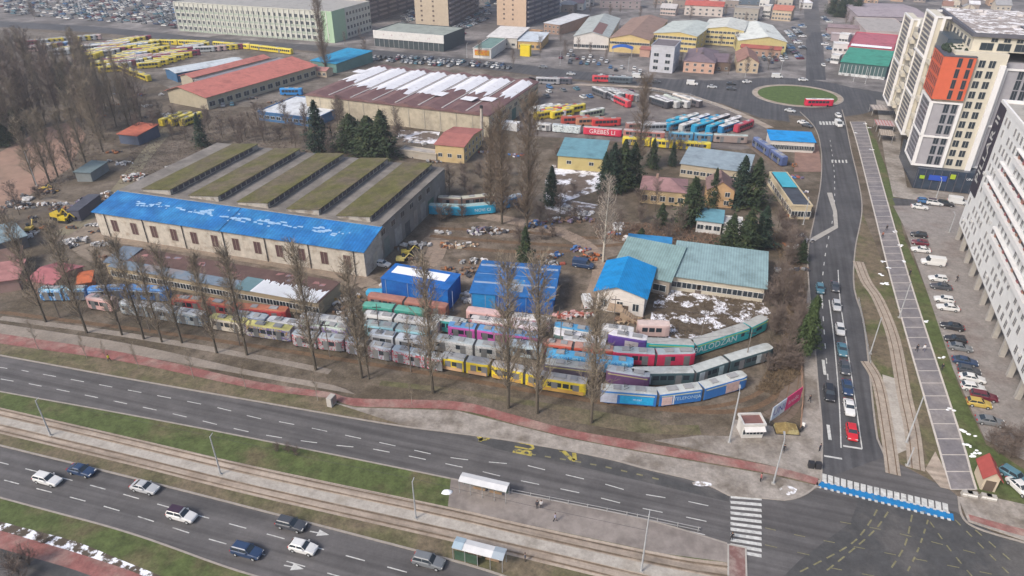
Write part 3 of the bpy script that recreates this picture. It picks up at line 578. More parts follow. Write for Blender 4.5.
tram([(600,404),(657,408.5),(702,402.5),(746,389.5)],(.03,.15,.42),(.47,.49,.47),'long curved blue tram with faces and advertising, front right of the rows',win='wrap',band=(.5,.5,.3),boards=[[(.0,.3,.5,2.6,(.4,.42,.5)),(.35,.95,.6,2.3,(.02,.32,.6))],[(.06,.3,.5,2.3,(.55,.4,.38)),(.32,.35,.5,2.6,(.6,.6,.62))],[(.5,.8,.5,2.7,(.5,.36,.33))]],text_={1:('TELEFONIJA',1.0,(.35,.5,.65),.66),0:('m:tel',.8,(.5,.6,.7),.66)})
tram([(646,356),(694,358),(749,340),(767,331)],TL,(.38,.38,.36),'long curved teal tram with white capital letters, beside the snowy garden',win='wrap',band=(.35,.5,.1),gear=False,text_={1:('BALODŽAN',2.1,(.55,.68,.68),.36)},boards=[[],[(.84,.9,1.5,2.3,(.02,.03,.05))],[(.3,.6,1.4,2.1,(.02,.03,.06))]])
tram([(508,329),(549,334.5)],GR_((.52,.46,.45),(.4,.2,.25),(.5,.5,.48)),(.6,.57,.55),'white and pink tram car with pale roof between the slim conifer and the bins',win='half')
tram([(562,352),(604,358)],(.4,.42,.42),(.5,.5,.5),'grey tram car with pale roof between the green and the orange-red trams',win='half')
tram([(301,329),(345,335)],(.35,.36,.38),(.5,.5,.49),'grey tram car with whitish roof below the snowy end of the long shed',win='half')
tram([(600,341),(632,345)],(.45,.46,.47),(.58,.57,.56),'pale tram car just left of the pink wagon shell',win='half')
# pale pink wagon shell
tram([(637,337.5),(669,338.5)],(.56,.4,.37),(.58,.46,.42),'pale pink empty wagon shell below the blue-roofed gable house',doors=False,gear=False,group=None)
tram([(429,215.5),(462,217),(496,214)],(.02,.3,.5),(.3,.42,.42),'teal-blue tram with white lettering right of the big moss-roofed shed',win='wrap',text_={0:('IC',1.6,(.6,.68,.7),.5),1:('NOVI CI',1.3,(.6,.68,.7),.6)},gear=False,group='trams by the big shed')
tram([(507,209.5),(523,204.5)],(.03,.22,.48),(.4,.45,.48),'short blue tram car between the two tall bare poplars',group='trams by the big shed',gear=False)
tram([(438,207.5),(462,208.5),(496,205)],(.2,.13,.1),(.45,.44,.36),'cream-roofed tram behind the teal-blue one by the big shed',win='half',group='trams by the big shed')
g='trams and buses of the northern rows'
tram([(536,131),(550,132.3)],W_,(.5,.5,.5),'white tram car at the left end of the northern row',group=g)
tram([(552,132.5),(580,134.8)],GR_((.55,.6,.6),(.5,.56,.58),(.1,.12,.14)),(.45,.5,.52),'white tram car left of the red lettered tram',win='wrap',group=g)
tram([(583,135),(621,138)],(.52,.03,.07),(.42,.38,.38),'red tram reading GREBEŠ LI in the northern row',win='wrap',group=g,text_={0:('GREBEŠ LI',2.3,(.72,.68,.68),.5)},gear=False)
tram([(623,138),(664,141)],(.35,.14,.12),(.42,.36,.36),'dull red tram right of the lettered red tram',group=g)
tram([(668,140.5),(693,142),(712,143)],(.05,.2,.36),(.2,.42,.5),'blue-green tram in the northern row',group=g)
tram([(713,143),(747,144.5)],(.28,.22,.2),(.4,.46,.44),'grey-roofed tram with brown sides at the right of the northern row',group=g,win='half')
tram([(751,146),(768,158),(780,167)],(.07,.1,.22),(.16,.2,.34),'dark blue tram standing diagonally by the brown court',group=g,h=3.4)
tram([(622,145.5),(650,147.5),(672,149.5)],YE,(.6,.52,.1),'yellow tram behind the conifers in the northern yard',group=g)
tram([(675,149.7),(710,152)],YE,(.62,.54,.1),'yellow tram at the right end behind the conifers',group=g)
tram([(541,118),(566,118)],W_,(.6,.12,.1),'red and white bus behind the yellow ones',cat='bus',name='bus',group=g,wheels=True)
BT={}
def bus(x,y,ang,body,roof,label,grp,L=11.5,cat='bus'):
    key=(body,roof,L); p=P(x,y)
    if key in BT:
        o=copy_tree(BT[key]); o.location=(p.x,p.y,.05); o.rotation_euler=(0,0,R(ang)); return tag(o,label,cat,grp)
    o=empty('bus',(p.x,p.y,.05),R(ang),label,cat,grp); c=MB(); section(c,L,2.5,3.1,n0=1,n1=1)
    for i in range(len(c.v)): c.v[i]=(c.v[i][0]-L/2,c.v[i][1]-1.25,c.v[i][2])
    c.build('body',[mat(body,.4,.1,.8),mat(roof,.6,.1,.6)],o)
    q=MB()
    for k in range(int((L-2)/1.5)): x0=-L/2+1+k*1.5; q.box(x0,x0+1.3,-1.27,1.27,1.45,2.5)
    q.build('window_row',GLASS,o); q=MB().box(L/2-.3,L/2-.02,-1,1,1.3,2.7); q.build('windscreen',GLASS,o)
    q=MB()
    for bx in(-L*.27,L*.3): q.loft([[(bx+.45*math.cos(t*PI/5),y2,.45+.45*math.sin(t*PI/5)) for t in range(10)] for y2 in(-1.27,1.27)])
    q.build('wheels',BLK,o)
    for k in(-.2,.25): MB().box(L*k-.9,L*k+.9,-.6,.6,3.08,3.28).build('roof_unit',GRY,o)
    BT[key]=o; return o
Y1=(.6,.47,.04); Y2=(.62,.52,.12); WB=(.6,.6,.58); 
g='buses parked in the northern yard'
for a in [(546,118,35,Y1,Y1,'left yellow bus of the pair above the northern tram row'),(562,117,35,Y1,(.62,.54,.1),'right yellow bus of the pair above the northern tram row'),(592,117,32,(.35,.4,.3),WB,'white-roofed bus with dark front right of the yellow pair'),(608,98,-68,(.1,.1,.12),WB,'white-roofed dark bus, leftmost of the crooked row in the yard'),(614,101,-68,(.3,.3,.35),WB,'grey bus, second of the crooked row in the yard'),(622,105,-66,(.5,.05,.07),(.45,.2,.2),'red bus, third of the crooked row in the yard'),(630,99,-68,(.06,.07,.08),(.5,.5,.5),'dark bus right of the red one in the yard'),
 (664,105,-60,(.04,.04,.05),(.6,.58,.6),'leftmost of the four white-roofed coaches on the right of the yard'),(673,104,-60,(.35,.38,.35),(.5,.55,.5),'second of the four white-roofed coaches on the right of the yard'),(682,103,-60,(.5,.45,.4),(.66,.64,.6),'third of the four white-roofed coaches on the right of the yard'),(691,105,-60,(.1,.09,.1),(.66,.64,.62),'fourth of the four white-roofed coaches, beside the pale path'),
 (676,125,42,(.02,.25,.45),(.05,.35,.5),'turquoise bus leftmost of the group above the blue-green tram'),(688,123,42,(.3,.45,.5),WB,'white-roofed bus next to the turquoise one'),(699,124,42,(.05,.12,.3),(.6,.62,.66),'blue bus with white roof in the middle of the group'),(709,125,42,(.02,.28,.5),(.04,.3,.5),'bright blue bus in the right half of the group'),(719,124,42,(.06,.06,.08),(.6,.57,.58),'dark bus with pale roof in the right half of the group'),(731,126,42,(.5,.48,.5),(.68,.66,.66),'white coach with dark window band near the red bus'),(743,130,42,(.4,.05,.08),(.4,.07,.1),'dark red bus rightmost of the group'),
 (604,82,-8,(.5,.05,.06),(.45,.06,.07),'red bus below the far road'),(620,83,-14,(.08,.1,.12),(.3,.34,.36),'dark bus below the far road')]:
    bus(a[0],a[1],a[2],a[3],a[4],a[5],g)
bus(818,106,-3,(.55,.02,.06),(.62,.58,.58),'bright red articulated bus beside the roundabout island',None,L=11.8)
bus(292,95,0,(.03,.2,.5),(.05,.3,.6),'blue box trailer at the corner of the snow-covered hall',None,L=10,cat='trailer')
# north-west bus depot
g='buses of the north-west depot'; cl=[('yellow',Y1,Y2),('yellow',Y1,Y2),('yellow',Y1,(.62,.58,.3)),('white',(.4,.42,.42),WB),('pinkish',(.5,.35,.33),(.55,.45,.42)),('dark red',(.2,.03,.06),(.25,.06,.09))]
tram([(150,45),(178,45.5),(206,46.5)],Y1,(.62,.54,.1),'long yellow tram left of the gap under the far road',group=g); tram([(213,47),(250,50),(291,55)],Y1,(.62,.54,.1),'long yellow tram above the red-roofed halls',group=g)
placed=[]
def brow(n,x0,y0,x1,y1,ang,place,keep=None):
    for i in range(n):
        f=i/max(n-1,1); nm,b,r=random.choice(cl) if keep is None else cl[keep]
        bus(x0+(x1-x0)*f,y0+(y1-y0)*f,ang+random.uniform(-3,3),b,r,f'{nm} bus {place}',g)
brow(13,28,46,92,40,20,'in the uppermost line of the left bus depot')
brow(12,86,60,124,46,24,'in the slanting line behind the dark evergreens')
brow(10,104,68,150,50,26,'in the middle slanting line of the bus depot')
brow(8,112,72,142,60,28,'near the dark red buses of the depot')
brow(5,118,70,145,80,-38,'at the edge of the bare wood, pointing down right',0)
brow(9,155,62,200,48,25,'in the line left of the long white-roofed shelter')
brow(6,150,68,190,56,25,'just left of the white-roofed shelter')
random.seed(12)
cl+= [('white',(.45,.47,.47),(.66,.66,.64)),('white',(.45,.47,.47),(.66,.66,.64)),('blue',(.04,.15,.35),(.35,.45,.55)),('yellow',Y1,Y2)]
brow(9,96,50,142,41,22,'in the upper lines of the bus depot'); brow(9,104,56,150,46,24,'in the inner lines of the bus depot'); brow(8,120,62,160,52,24,'in the lower inner lines of the bus depot'); brow(7,30,52,64,47,16,'along the upper left line of the bus depot'); brow(6,128,66,150,62,26,'before the white-roofed shelter'); brow(7,205,52,240,49,15,'between the far road and the red sheds')
random.seed(13)
for i in range(5): bus(541+i*8,113+random.uniform(-.6,.6),33+random.uniform(-4,4),*random.choice([(Y1,Y2),((.42,.43,.42),WB),((.5,.06,.05),(.45,.08,.07)),((.1,.11,.12),WB)]),'bus of the tightly packed upper row left of the crooked one','packed row of buses in the northern yard')
for i in range(8): bus(600+i*4.4,95.5+i*.5+random.uniform(-.5,.5),-66+random.uniform(-5,5),*random.choice([((.1,.1,.11),WB),((.3,.3,.32),WB),((.5,.05,.06),(.4,.3,.3)),((.06,.07,.08),(.5,.5,.5))]),'bus of the crooked row in the middle of the yard','crooked row of buses in the northern yard')
for i in range(3): bus(659+i*10,106+random.uniform(-.4,.4),-58+random.uniform(-3,3),*random.choice([((.05,.05,.06),WB),((.4,.4,.4),WB)]),'white-roofed coach of the row on the right of the yard','right row of coaches in the northern yard')
for i in range(5): bus(676+i*13,129+i*.6+random.uniform(-.4,.4),40+random.uniform(-4,4),*random.choice([((.03,.2,.42),WB),((.4,.42,.42),WB),((.06,.06,.07),WB),((.02,.25,.45),(.05,.35,.5))]),'bus of the lower packed row above the blue-green tram','lower packed row of buses in the northern yard')
brow(4,60,55,80,50,18,'half hidden by the dark evergreens')
brow(3,172,123,192,123,70,'in the short row below the red-roofed hall',0)
# ------------------------------------------------------------ buildings
WIN={}
def winmesh(w,h,fr=(.6,.6,.58),gl=(.03,.04,.05)):
    k=(w,h,fr,gl)
    if k not in WIN:
        b=MB(); t=.08; b.box(-w/2,w/2,-.03,.1,0,h,1); 
        b.box(-w/2-t,w/2+t,-.07,.1,-t,0,0); b.box(-w/2-t,w/2+t,-.07,.1,h,h+t,0); b.box(-w/2-t,-w/2,-.07,.1,0,h,0); b.box(w/2,w/2+t,-.07,.1,0,h,0); b.box(-.04,.04,-.06,.1,0,h,0)
        WIN[k]=b.mesh('window',[mat(fr,.6,.05),GLASS if gl==(.03,.04,.05) else mat(gl,.2,.1,spec=.6)])
    return WIN[k]
def addwin(o,me,pts,rz,cap=100):
    # pts: local positions; the first hundred are parts of their own, any others one object
    for p in pts[:cap]: link('window',me,o,p,rz)
    if len(pts)>cap:
        q=MB(); M0=Matrix.Rotation(rz,4,'Z')
        for p in pts[cap:]:
            M=Matrix.Translation(Vector(p))@M0; n=len(q.v); q.v+=[tuple(M@v.co) for v in me.vertices]
            for f in me.polygons: q.f.append(tuple(n+i for i in f.vertices)); q.m.append(f.material_index)
        s=q.build('windows',list(me.materials),o); s['kind']='stuff'
def frame_from(A,B,zz=0):
    a=P(*A,zz); b=P(*B,zz); d=b-a; return a,b,math.atan2(d.y,d.x),d.length
def bld(name,label,A,B,C,h,wall,roof,kind='flat',zz=None,rise=1.5,over=.4,ridge=.5,win=None,winR=None,cat='building',group=None,chim=0,door=0,stripe=0,wmat=None,parapet=True,winL=None):
    zz=h if zz is None else zz
    a,b,rz,W=frame_from(A,B,zz); u=Vector((math.cos(rz),math.sin(rz),0)); v=Vector((-u.y,u.x,0))
    D=C if isinstance(C,(int,float)) else abs((P(*C,zz)-b).dot(v))
    o=empty(name,(a.x,a.y,0),rz,label,cat,group)
    wm=wmat or mat(wall,.9,.12,.5,(wall[0]*.8,wall[1]*.78,wall[2]*.75),(.55,.7),.25); rm=mat(roof,.85,.14,.5,(roof[0]*.72,roof[1]*.72,roof[2]*.72),(.5,.68),.2,stripe=stripe)
    q=MB()
    if kind in('flat','mono'): q.box(0,W,0,D,0,h)
    elif kind=='gx': q.prism([(0,0),(D,0),(D,h),(D*ridge,h+rise),(0,h)],0,W,axis='x')
    elif kind=='gy': q.prism([(0,0),(W,0),(W,h),(W*ridge,h+rise),(0,h)],0,D,axis='y')
    elif kind=='hip': q.box(0,W,0,D,0,h)
    q.build('wall',wm,o)
    q=MB(); t=.18; e=over
    if kind=='flat':
        q.box(-.15,W+.15,-.15,D+.15,h,h+.12,1)
        if parapet:
            for(x0,x1,y0,y1) in((-.2,W+.2,-.2,.1),(-.2,W+.2,D-.1,D+.2),(-.2,.1,.1,D-.1),(W-.1,W+.2,.1,D-.1)): q.box(x0,x1,y0,y1,h+.0,h+.45)
        r=q.build('roof',[wm,rm],o)
    elif kind=='mono':
        q.prism([(-e,h),(D+e,h+rise),(D+e,h+rise+t),(-e,h+t)],-e,W+e,axis='x'); r=q.build('roof',rm,o)
        MB().prism([(.05,h-.02),(D-.02,h-.02),(D-.02,h+rise-.04)],0.02,W-.02,axis='x').build('gable',wm,o)
    elif kind=='gx':
        R_=D*ridge; s0=rise/R_; s1=rise/(D-R_)
        q.prism([(-e,h-e*s0),(R_,h+rise),(D+e,h-e*s1),(D+e,h-e*s1+t),(R_,h+rise+t),(-e,h-e*s0+t)],-e,W+e,axis='x'); r=q.build('roof',rm,o)
    elif kind=='gy':
        R_=W*ridge; s0=rise/R_; s1=rise/(W-R_)
        q.prism([(-e,h-e*s0),(R_,h+rise),(W+e,h-e*s1),(W+e,h-e*s1+t),(R_,h+rise+t),(-e,h-e*s0+t)],-e,D+e,axis='y'); r=q.build('roof',rm,o)
    elif kind=='hip':
        m=min(W,D)/2; x0,x1,y0,y1=-e,W+e,-e,D+e; c=(x0+x1)/2; cy=(y0+y1)/2
        if W>=D: p0=(x0+m,cy,h+rise); p1=(x1-m,cy,h+rise); q.face([(x0,y0,h),(x1,y0,h),p1,p0]); q.face([(x1,y1,h),(x0,y1,h),p0,p1]); q.face([(x0,y1,h),(x0,y0,h),p0]); q.face([(x1,y0,h),(x1,y1,h),p1])
        else: p0=(c,y0+m,h+rise); p1=(c,y1-m,h+rise); q.face([(x0,y0,h),(x1,y0,h),p0]); q.face([(x1,y1,h),(x0,y1,h),p1]); q.face([(x0,y1,h),(x0,y0,h),p0,p1]); q.face([(x1,y0,h),(x1,y1,h),p1,p0])
        q.face([(x0,y0,h),(x0,y1,h),(x1,y1,h),(x1,y0,h)]); r=q.build('roof',rm,o)
    def grid(n,fl,w,hh,length,z0=1.0,fh=3.0): return [((i+.5)*length/n,z0+f*fh) for f in range(fl) for i in range(n)]
    if win:
        n,fl,w,hh=win[:4]; z0,fh=(win[4],win[5]) if len(win)>5 else (1.0,3.0)
        addwin(o,winmesh(w,hh),[(x,-.02,z) for x,z in grid(n,fl,w,hh,W,z0,fh)],0)
    if winR:
        n,fl,w,hh=winR[:4]; z0,fh=(winR[4],winR[5]) if len(winR)>5 else (1.0,3.0)
        addwin(o,winmesh(w,hh),[(W+.02,y,z) for y,z in grid(n,fl,w,hh,D,z0,fh)],PI/2)
    if winL:
        n,fl,w,hh=winL[:4]; z0,fh=(winL[4],winL[5]) if len(winL)>5 else (1.0,3.0)
        addwin(o,winmesh(w,hh),[(-.02,y,z) for y,z in grid(n,fl,w,hh,D,z0,fh)],-PI/2)
    for k in range(chim):
        MB().box(W*.3+k*W*.3,W*.3+k*W*.3+.7,D*.45,D*.45+.7,h,h+(rise if kind!='flat' else 0)+1.0).build('chimney',mat((.3,.2,.16),.9,.1),r)
    if door: MB().box(W*door-.7,W*door+.7,-.05,.1,0,2.2).build('door',mat((.12,.09,.07),.7,.1),o)
    o['W']=W; o['D']=D; return o
YW=(.5,.38,.17); CR=(.5,.45,.36)
# --- the big shed under blue tarpaulin
a,b,rz,W=frame_from((94,211.5),(363.5,251.5),7); u=Vector((math.cos(rz),math.sin(rz),0)); v=Vector((-u.y,u.x,0))
D1=abs((P(122,192,9)-a).dot(v)); D2=abs((P(441,168,9.3)-b).dot(v)); 
hall=empty('depot_shed',(a.x,a.y,0),rz,'huge shed with moss-green roof ridges and a bright blue tarpaulin along its front','building')
MW=mat((.46,.42,.36),.9,.22,.5,(.3,.25,.2),(.52,.68),.35,name='stained_render')
MB().prism([(0,0),(D1,0),(D1,9),(0,7)],0,W,axis='x').build('front_wall',MW,hall)
MB().box(0,W,D1,D2,0,9.3).build('wall',mat((.26,.245,.225),.9,.2,.4,(.16,.14,.12),(.5,.7),.2),hall)
q=MB()
for k in range(2):
    x0=-.5+k*(W*.505); x1=x0+W*.505-.25+(.4 if k else 0); s=2/D1
    q.prism([(-.6,7-.6*s+.05),(D1+.3,9+.3*s+.05),(D1+.3,9+.3*s+.2),(-.6,7-.6*s+.2)],x0,x1,axis='x')
tp=q.build('tarpaulin',mat((.014,.13,.36),.6,.25,.3,(.03,.2,.44),(.42,.66),.16,spec=.3,stripe=.35,fine=.2,name='blue_tarpaulin'),hall)
q=MB(); s=2/D1; random.seed(11)
for cx in(.17,.36,.52,.66,.84):
    for k in range(20):
        x=W*cx+random.gauss(0,3.0); y=D1*.55+random.gauss(0,D1*.07); z=7+y*s+.22; w=random.uniform(.4,2.2)
        q.face([(x,y,z+.02+k*.001),(x+w,y-.1,z+.02+k*.001-.1*s),(x+w*.9,y+.5,z+.02+k*.001+.5*s),(x+.1,y+.4,z+.02+k*.001+.4*s)])
q.build('snow_remains',mat((.25,.4,.58),.9,.2),tp)['kind']='stuff'
q=MB(); q.box(-.2,W+.2,D1+.3,D2+.2,9.3,9.45); r=q.build('roof',mat((.16,.145,.13),.95,.25,.35,(.22,.2,.18),(.42,.62),.1,name='felt_roof'),hall)
MOSS=mat((.10,.095,.032),.95,.3,.4,(.125,.1,.068),(.42,.62),.12,fine=.3,name='moss')
for k,(x0,x1) in enumerate(((143.5,166),(187,212),(233,258),(281,307),(330,357))):
    X0=(P(x0,192+k*8.2,9.3)-a).dot(u); X1=(P(x1,197+k*8.2,9.3)-a).dot(u)
    X1=X0+9.2
    q=MB(); q.prism([(X0,9.46),(X1,9.46),(X1,11.0),(X0,10.1)],D1+1.2,D2-1.5,axis='y'); m_=q.build('roof_monitor',mat((.36,.33,.29),.9,.25,.6,(.2,.17,.14),(.5,.62),.5),hall)
    q=MB(); q.prism([(X0-.3,10.1),(X1+.3,11.02),(X1+.3,11.2),(X0-.3,10.28)],D1+1.0,D2-1.3,axis='y'); q.build('mossy_roof',MOSS,m_)
    q=MB()
    for j in range(int((D2-D1-5)/2.3)): q.box(X1-.1,X1+.04,D1+2.2+j*2.3,D1+4.0+j*2.3,9.75,10.8)
    q.build('clerestory',mat((.09,.08,.09),.5,.2),m_)
wm_=winmesh(1.9,3.3,(.32,.27,.22),(.10,.06,.06))
for i in range(13):
    if i!=12: link('window',wm_,hall,(5.8+i*6.35,-.02,1.9))
for i in range(7): MB().tube([(3.2+i*12.4,-.18,.1),(3.2+i*12.4,-.18,7)],.11,5).build('downpipe',DK,hall)
for i,(f,w_,c) in enumerate(((.08,2.2,CR),(.2,3,(.2,.22,.2)),(.32,4,(.34,.32,.3)),(.44,3,(.12,.12,.12)),(.55,2.5,(.3,.27,.24)),(.64,3.4,(.36,.33,.3)),(.74,4,(.1,.17,.13)),(.84,4,(.3,.27,.24)))):
    MB().box(W-.05,W+.08,D2*f,D2*f+w_,.1,5.2 if i%3 else 4).build('gate',mat(c,.8,.2),hall)
for i in range(6): link('window',winmesh(2.2,1.5,(.35,.33,.3),(.08,.07,.07)),hall,(W+.03,D2*(.2+.11*i),6.6),PI/2)
# --- snow-covered hall
a,b,rz,W=frame_from((305,93),(489,114),9); u=Vector((math.cos(rz),math.sin(rz),0)); v=Vector((-u.y,u.x,0)); D=abs((P(522,79,9)-b).dot(v))
sh=empty('tram_hall',(a.x,a.y,0),rz,'large hall with folded maroon roof half covered in snow','building')
MB().box(0,W,0,D,0,8.2).build('wall',mat((.42,.37,.28),.9,.2,.4,(.27,.24,.19),(.5,.7),.15),sh)
q=MB(); sn=MB(); sk=MB(); nb=8; bw=W/nb; pts=[]
for i in range(nb): pts+=[(i*bw,8.5),(i*bw+bw*.5,9.6)]
pts.append((W,8.5)); q.prism([(-.3,8.2)]+[(x-.0,z) for x,z in pts]+[(W+.3,8.2)],-.5,D+.5,axis='y'); rf=q.build('roof',mat((.155,.085,.085),.85,.14,.4,(.2,.12,.11),(.45,.65),.15,stripe=.9,name='maroon_sheet'),sh)
random.seed(3)
for i in range(nb):
    x=i*bw; sk.prism([(x-.35,8.62),(x+.35,8.62),(x+.35,8.8),(x-.35,8.8)],2,D-2,axis='y') if i else None
    # snow lies in the bay, with a ragged lower edge
    n=9; y0=[D*(.30 if i in(1,2,3,4) else .45)+random.uniform(-4,4) for _ in range(n+1)]
    for k in range(n):
        f0=.07+.86*k/n; f1=.07+.86*(k+1)/n
        z=lambda f: 8.5+1.1*(1-abs(f-.5)*2)+.16
        if i==7 and k<3: continue
        sn.face([(x+bw*f0,y0[k],z(f0)),(x+bw*f1,y0[k+1],z(f1)),(x+bw*f1,D-3-(k%3),z(f1)),(x+bw*f0,D-3-(k%3),z(f0))])
for (cx,cy) in((5.2,.3),(6.55,.26),(7.3,.3),(.2,.7)):
    x=cx*bw
    sn.face([(x-3,D*cy-2,9.75),(x+2.6,D*cy-3,9.75),(x+3,D*cy+3,9.8),(x-2.6,D*cy+3,9.8)])
sk.build('valley_skylight',mat((.42,.39,.37),.6,.15),rf); sn.build('roof_snow',mat((.68,.68,.71),.9,.1,.6,(.5,.47,.5),(.6,.68),.5,name='old_snow'),rf)
q=[MB().box(W*i/12-.15,W*i/12+.15,-.12,.05,0,8.2).build('pilaster',mat((.36,.33,.27),.9,.1),sh) for i in range(1,12)]
addwin(sh,winmesh(3.2,1.3,(.3,.28,.25),(.08,.08,.08)),[(W+.03,D*(i+.5)/9,5.2) for i in range(9)],PI/2)
for i in range(3): MB().box(W-.02,W+.1,D*(.15+.27*i),D*(.15+.27*i)+4.5,.1,4.6).build('gate',mat((.1,.16,.14),.8,.2),sh)
# --- yard buildings
bld('house','yellow two-storey house with red roof between the two big sheds',(435,144.4),(463.7,147),(480.6,129.4),6,(.5,.38,.2),(.34,.13,.11),'gx',ridge=.5,rise=1.1,win=(3,1,1.4,1.2,1.9,3),winR=(5,2,1.3,1.3,.9,2.8),cat='house')
a,b,rz,W=frame_from((482,140),(484,140)); c=empty('chimney_stack',(a.x,a.y,0),0,'tall slim pale chimney rising beside the yellow house with red roof','chimney'); hc=hat((482,140),106); MB().tube([(0,0,0),(0,0,hc)],[.7,.5],10).build('shaft',mat((.4,.36,.31),.9,.15),c); MB().tube([(0,0,hc-.8),(0,0,hc+.2)],.62,10,cap=True).build('cap',DK,c)
bld('workshop','long workshop with pale teal roof behind the snowy garden, right of the two joined ones',(673,275),(765,287.5),(767.6,252.5),4,CR,(.21,.31,.33),'gx',rise=2.6,ridge=.72,over=.6,win=(9,1,2.4,1.4,1.0,3),door=.3,stripe=.5)
bld('workshop','pale teal roofed workshop right behind the blue gable house',(613,269),(670,281),(673,245.5),4,(.3,.26,.22),(.2,.3,.3),'gx',rise=2.6,ridge=.72,over=.5,win=(3,1,3,1.6,.9,3),stripe=.5)
bld('annex','low annex with bright blue roof behind the pale teal roofs',(628,247),(670,251),6,4.5,(.3,.3,.28),(.03,.2,.42),'mono',rise=.6)
gh=bld('gable_house','white house with bright blue gable roof beside the white van',(597,289.5),(645,297),(653,268),5.2,(.62,.58,.54),(.005,.22,.52),'gy',stripe=.9,rise=1.7,ridge=.42,over=.7,win=(3,1,1.3,1.8,1.2,3),door=.62)
q=MB(); 
for k in range(8): q.box(6+k*.5,6.5+k*.5,-3.2,-1.2,0,2.4-k*.28)
q.box(3,6,-3.2,-.1,2.2,2.4); q.build('outside_stairs',mat((.35,.26,.18),.9,.2),gh)
TB=mat((.01,.085,.33),.6,.14,.3,(.012,.13,.42),(.45,.6),.2,name='tarpaulin_dark_blue')
o=bld('tarpaulin_hall','long box-shaped hall wrapped in deep blue tarpaulin with a white strip on its roof',(381,278.4),(447.5,290),(460,274.5),5.5,(.01,.085,.33),(.012,.12,.4),'flat',wmat=TB,parapet=False,cat='tarpaulin hall')
MB().box(1,o['W']-2,o['D']*.42,o['D']*.86,5.63,5.68).build('roof_snow',SNOW,o)
for k in range(4): MB().box(1+k*5.5,1.1+k*5.5,-.06,.0,.2,5.4).build('lashing',mat((.25,.3,.4),.8,.1),o)
o=bld('tarpaulin_shelter','wide shelter draped in faded blue tarpaulin with grey patches beside the deep blue hall',(471,292.5),(553,299),15,4.1,(.012,.10,.33),(.02,.13,.36),'gx',rise=.7,wmat=TB,cat='tarpaulin shelter')
W,D=o['W'],o['D']
MB().prism([(1.2,4.45),(6.5,4.85),(6.5,4.88),(1.2,4.48)],W*.42,W*.62,axis='x').build('bare_patch',mat((.22,.24,.27),.9,.2,.6,(.05,.2,.4),(.5,.6),.5),o)
MB().prism([(8.3,4.82),(13.5,4.4),(13.5,4.43),(8.3,4.85)],W*.05,W*.45,axis='x').build('bare_patch',mat((.2,.19,.18),.9,.25,.6,(.06,.14,.3),(.5,.6),.5),o)
MB().box(.3,W*.3,-.12,-.02,.3,4.0).build('bright_sheet',mat((.02,.22,.5),.6,.12,.5),o)
for k in(.25,.5,.8): MB().box(0,W,D*k,D*k+.12,4.5,5.0).build('lashing',mat((.3,.38,.5),.8,.1),o)
for k in range(6): MB().box(W*k/6+.1,W*k/6+.22,-.14,-.03,.1,4.05).build('tie',mat((.2,.28,.42),.8,.1),o)
p=P(376,297); o=empty('water_tank',(p.x,p.y,0),0,'light blue oval tank at the left foot of the deep blue hall','tank'); MB().tube([(-2.2,0,1.1),(-1.7,0,1.1),(1.7,0,1.1),(2.2,0,1.1)],[.4,1.1,1.1,.4],12,cap=True).build('shell',mat((.04,.3,.5),.5,.1),o); MB().box(-1.5,-1.2,-.8,.8,0,.5).box(1.2,1.5,-.8,.8,0,.5).build('cradle',DK,o)
# long shed before the big hall
o=bld('long_shed','long low shed with rusty maroon roof between the big shed and the trams',(109,266),(318,303),(345,283),3.6,(.36,.29,.19),(.12,.072,.062),'flat',win=(34,1,1.5,1.3,1.0,3),parapet=False)
rn=[c for c in o.children if c.name.startswith('roof')][0]
q=MB(); q.box(0,o['W']*.62,-.5,3.2,3.74,3.82); q.build('roof_strip',mat((.17,.22,.27),.8,.2,.4,(.22,.2,.2),(.5,.62),.2),rn)
q=MB(); q.box(o['W']*.62,o['W']*.7,-.5,5.2,3.74,3.84); q.build('roof_strip',mat((.13,.22,.24),.8,.1),rn)
q=MB()
random.seed(5)
for k in range(30):
    x=o['W']*(.70+.0098*k); q.prism([(x,-.4),(x+.7,-.4),(x+.7,3.3+random.random()*2),(x,3.6+random.random()*2)],3.76,3.9)
q.build('roof_snow',SNOW,rn)
q=MB()
for k in range(12):
    x=random.uniform(2,o['W']-3); y=random.uniform(4,o['D']-1); q.prism([(x,y),(x+random.uniform(.8,2),y+.2),(x+random.uniform(1,2),y+random.uniform(.8,1.6)),(x+.1,y+1)],3.74,3.8)
q.build('roof_patch',mat((.3,.15,.14),.9,.2,.8,(.2,.19,.22),(.5,.55),.3),rn)['kind']='stuff'
bld('shed','grey-blue roofed shed at the left tip of the tram rows',(105,262),(122,264),7,3.4,(.4,.32,.2),(.15,.19,.24),'mono',rise=.6,cat='shed')
bld('shed','small house with faded red roof among the left bare poplars',(28,280),(53,284),(50,262),3.5,(.3,.2,.17),(.33,.12,.13),'gx',rise=1.0,cat='shed')
bld('shed','shed with pinkish red roof cut by the left edge',(-10,283),(17,279),9,3,(.3,.2,.18),(.36,.17,.16),'mono',rise=.6,cat='shed')
bld('shed','brown-roofed shed above the pinkish red one at the left edge',(-12,268),(20,262),8,3,(.22,.16,.13),(.16,.10,.08),'mono',rise=.6,cat='shed')
bld('shed','narrow shed with red roof behind the first blue tram',(67,276),(78,268),3.5,2.6,(.3,.1,.1),(.4,.1,.11),'mono',rise=.3,cat='shed')
bld('shed','small hut with orange-red roof behind the first blue tram',(77,284),(90,282),5,2.6,(.45,.15,.08),(.5,.14,.06),'mono',rise=.3,cat='shed')
bld('shed','low store with pale blue roof and snow at the left edge above the maroon heaps',(-6,245),(26,236),(20,222),3.2,(.12,.12,.13),(.2,.27,.3),'mono',rise=.4,cat='shed')
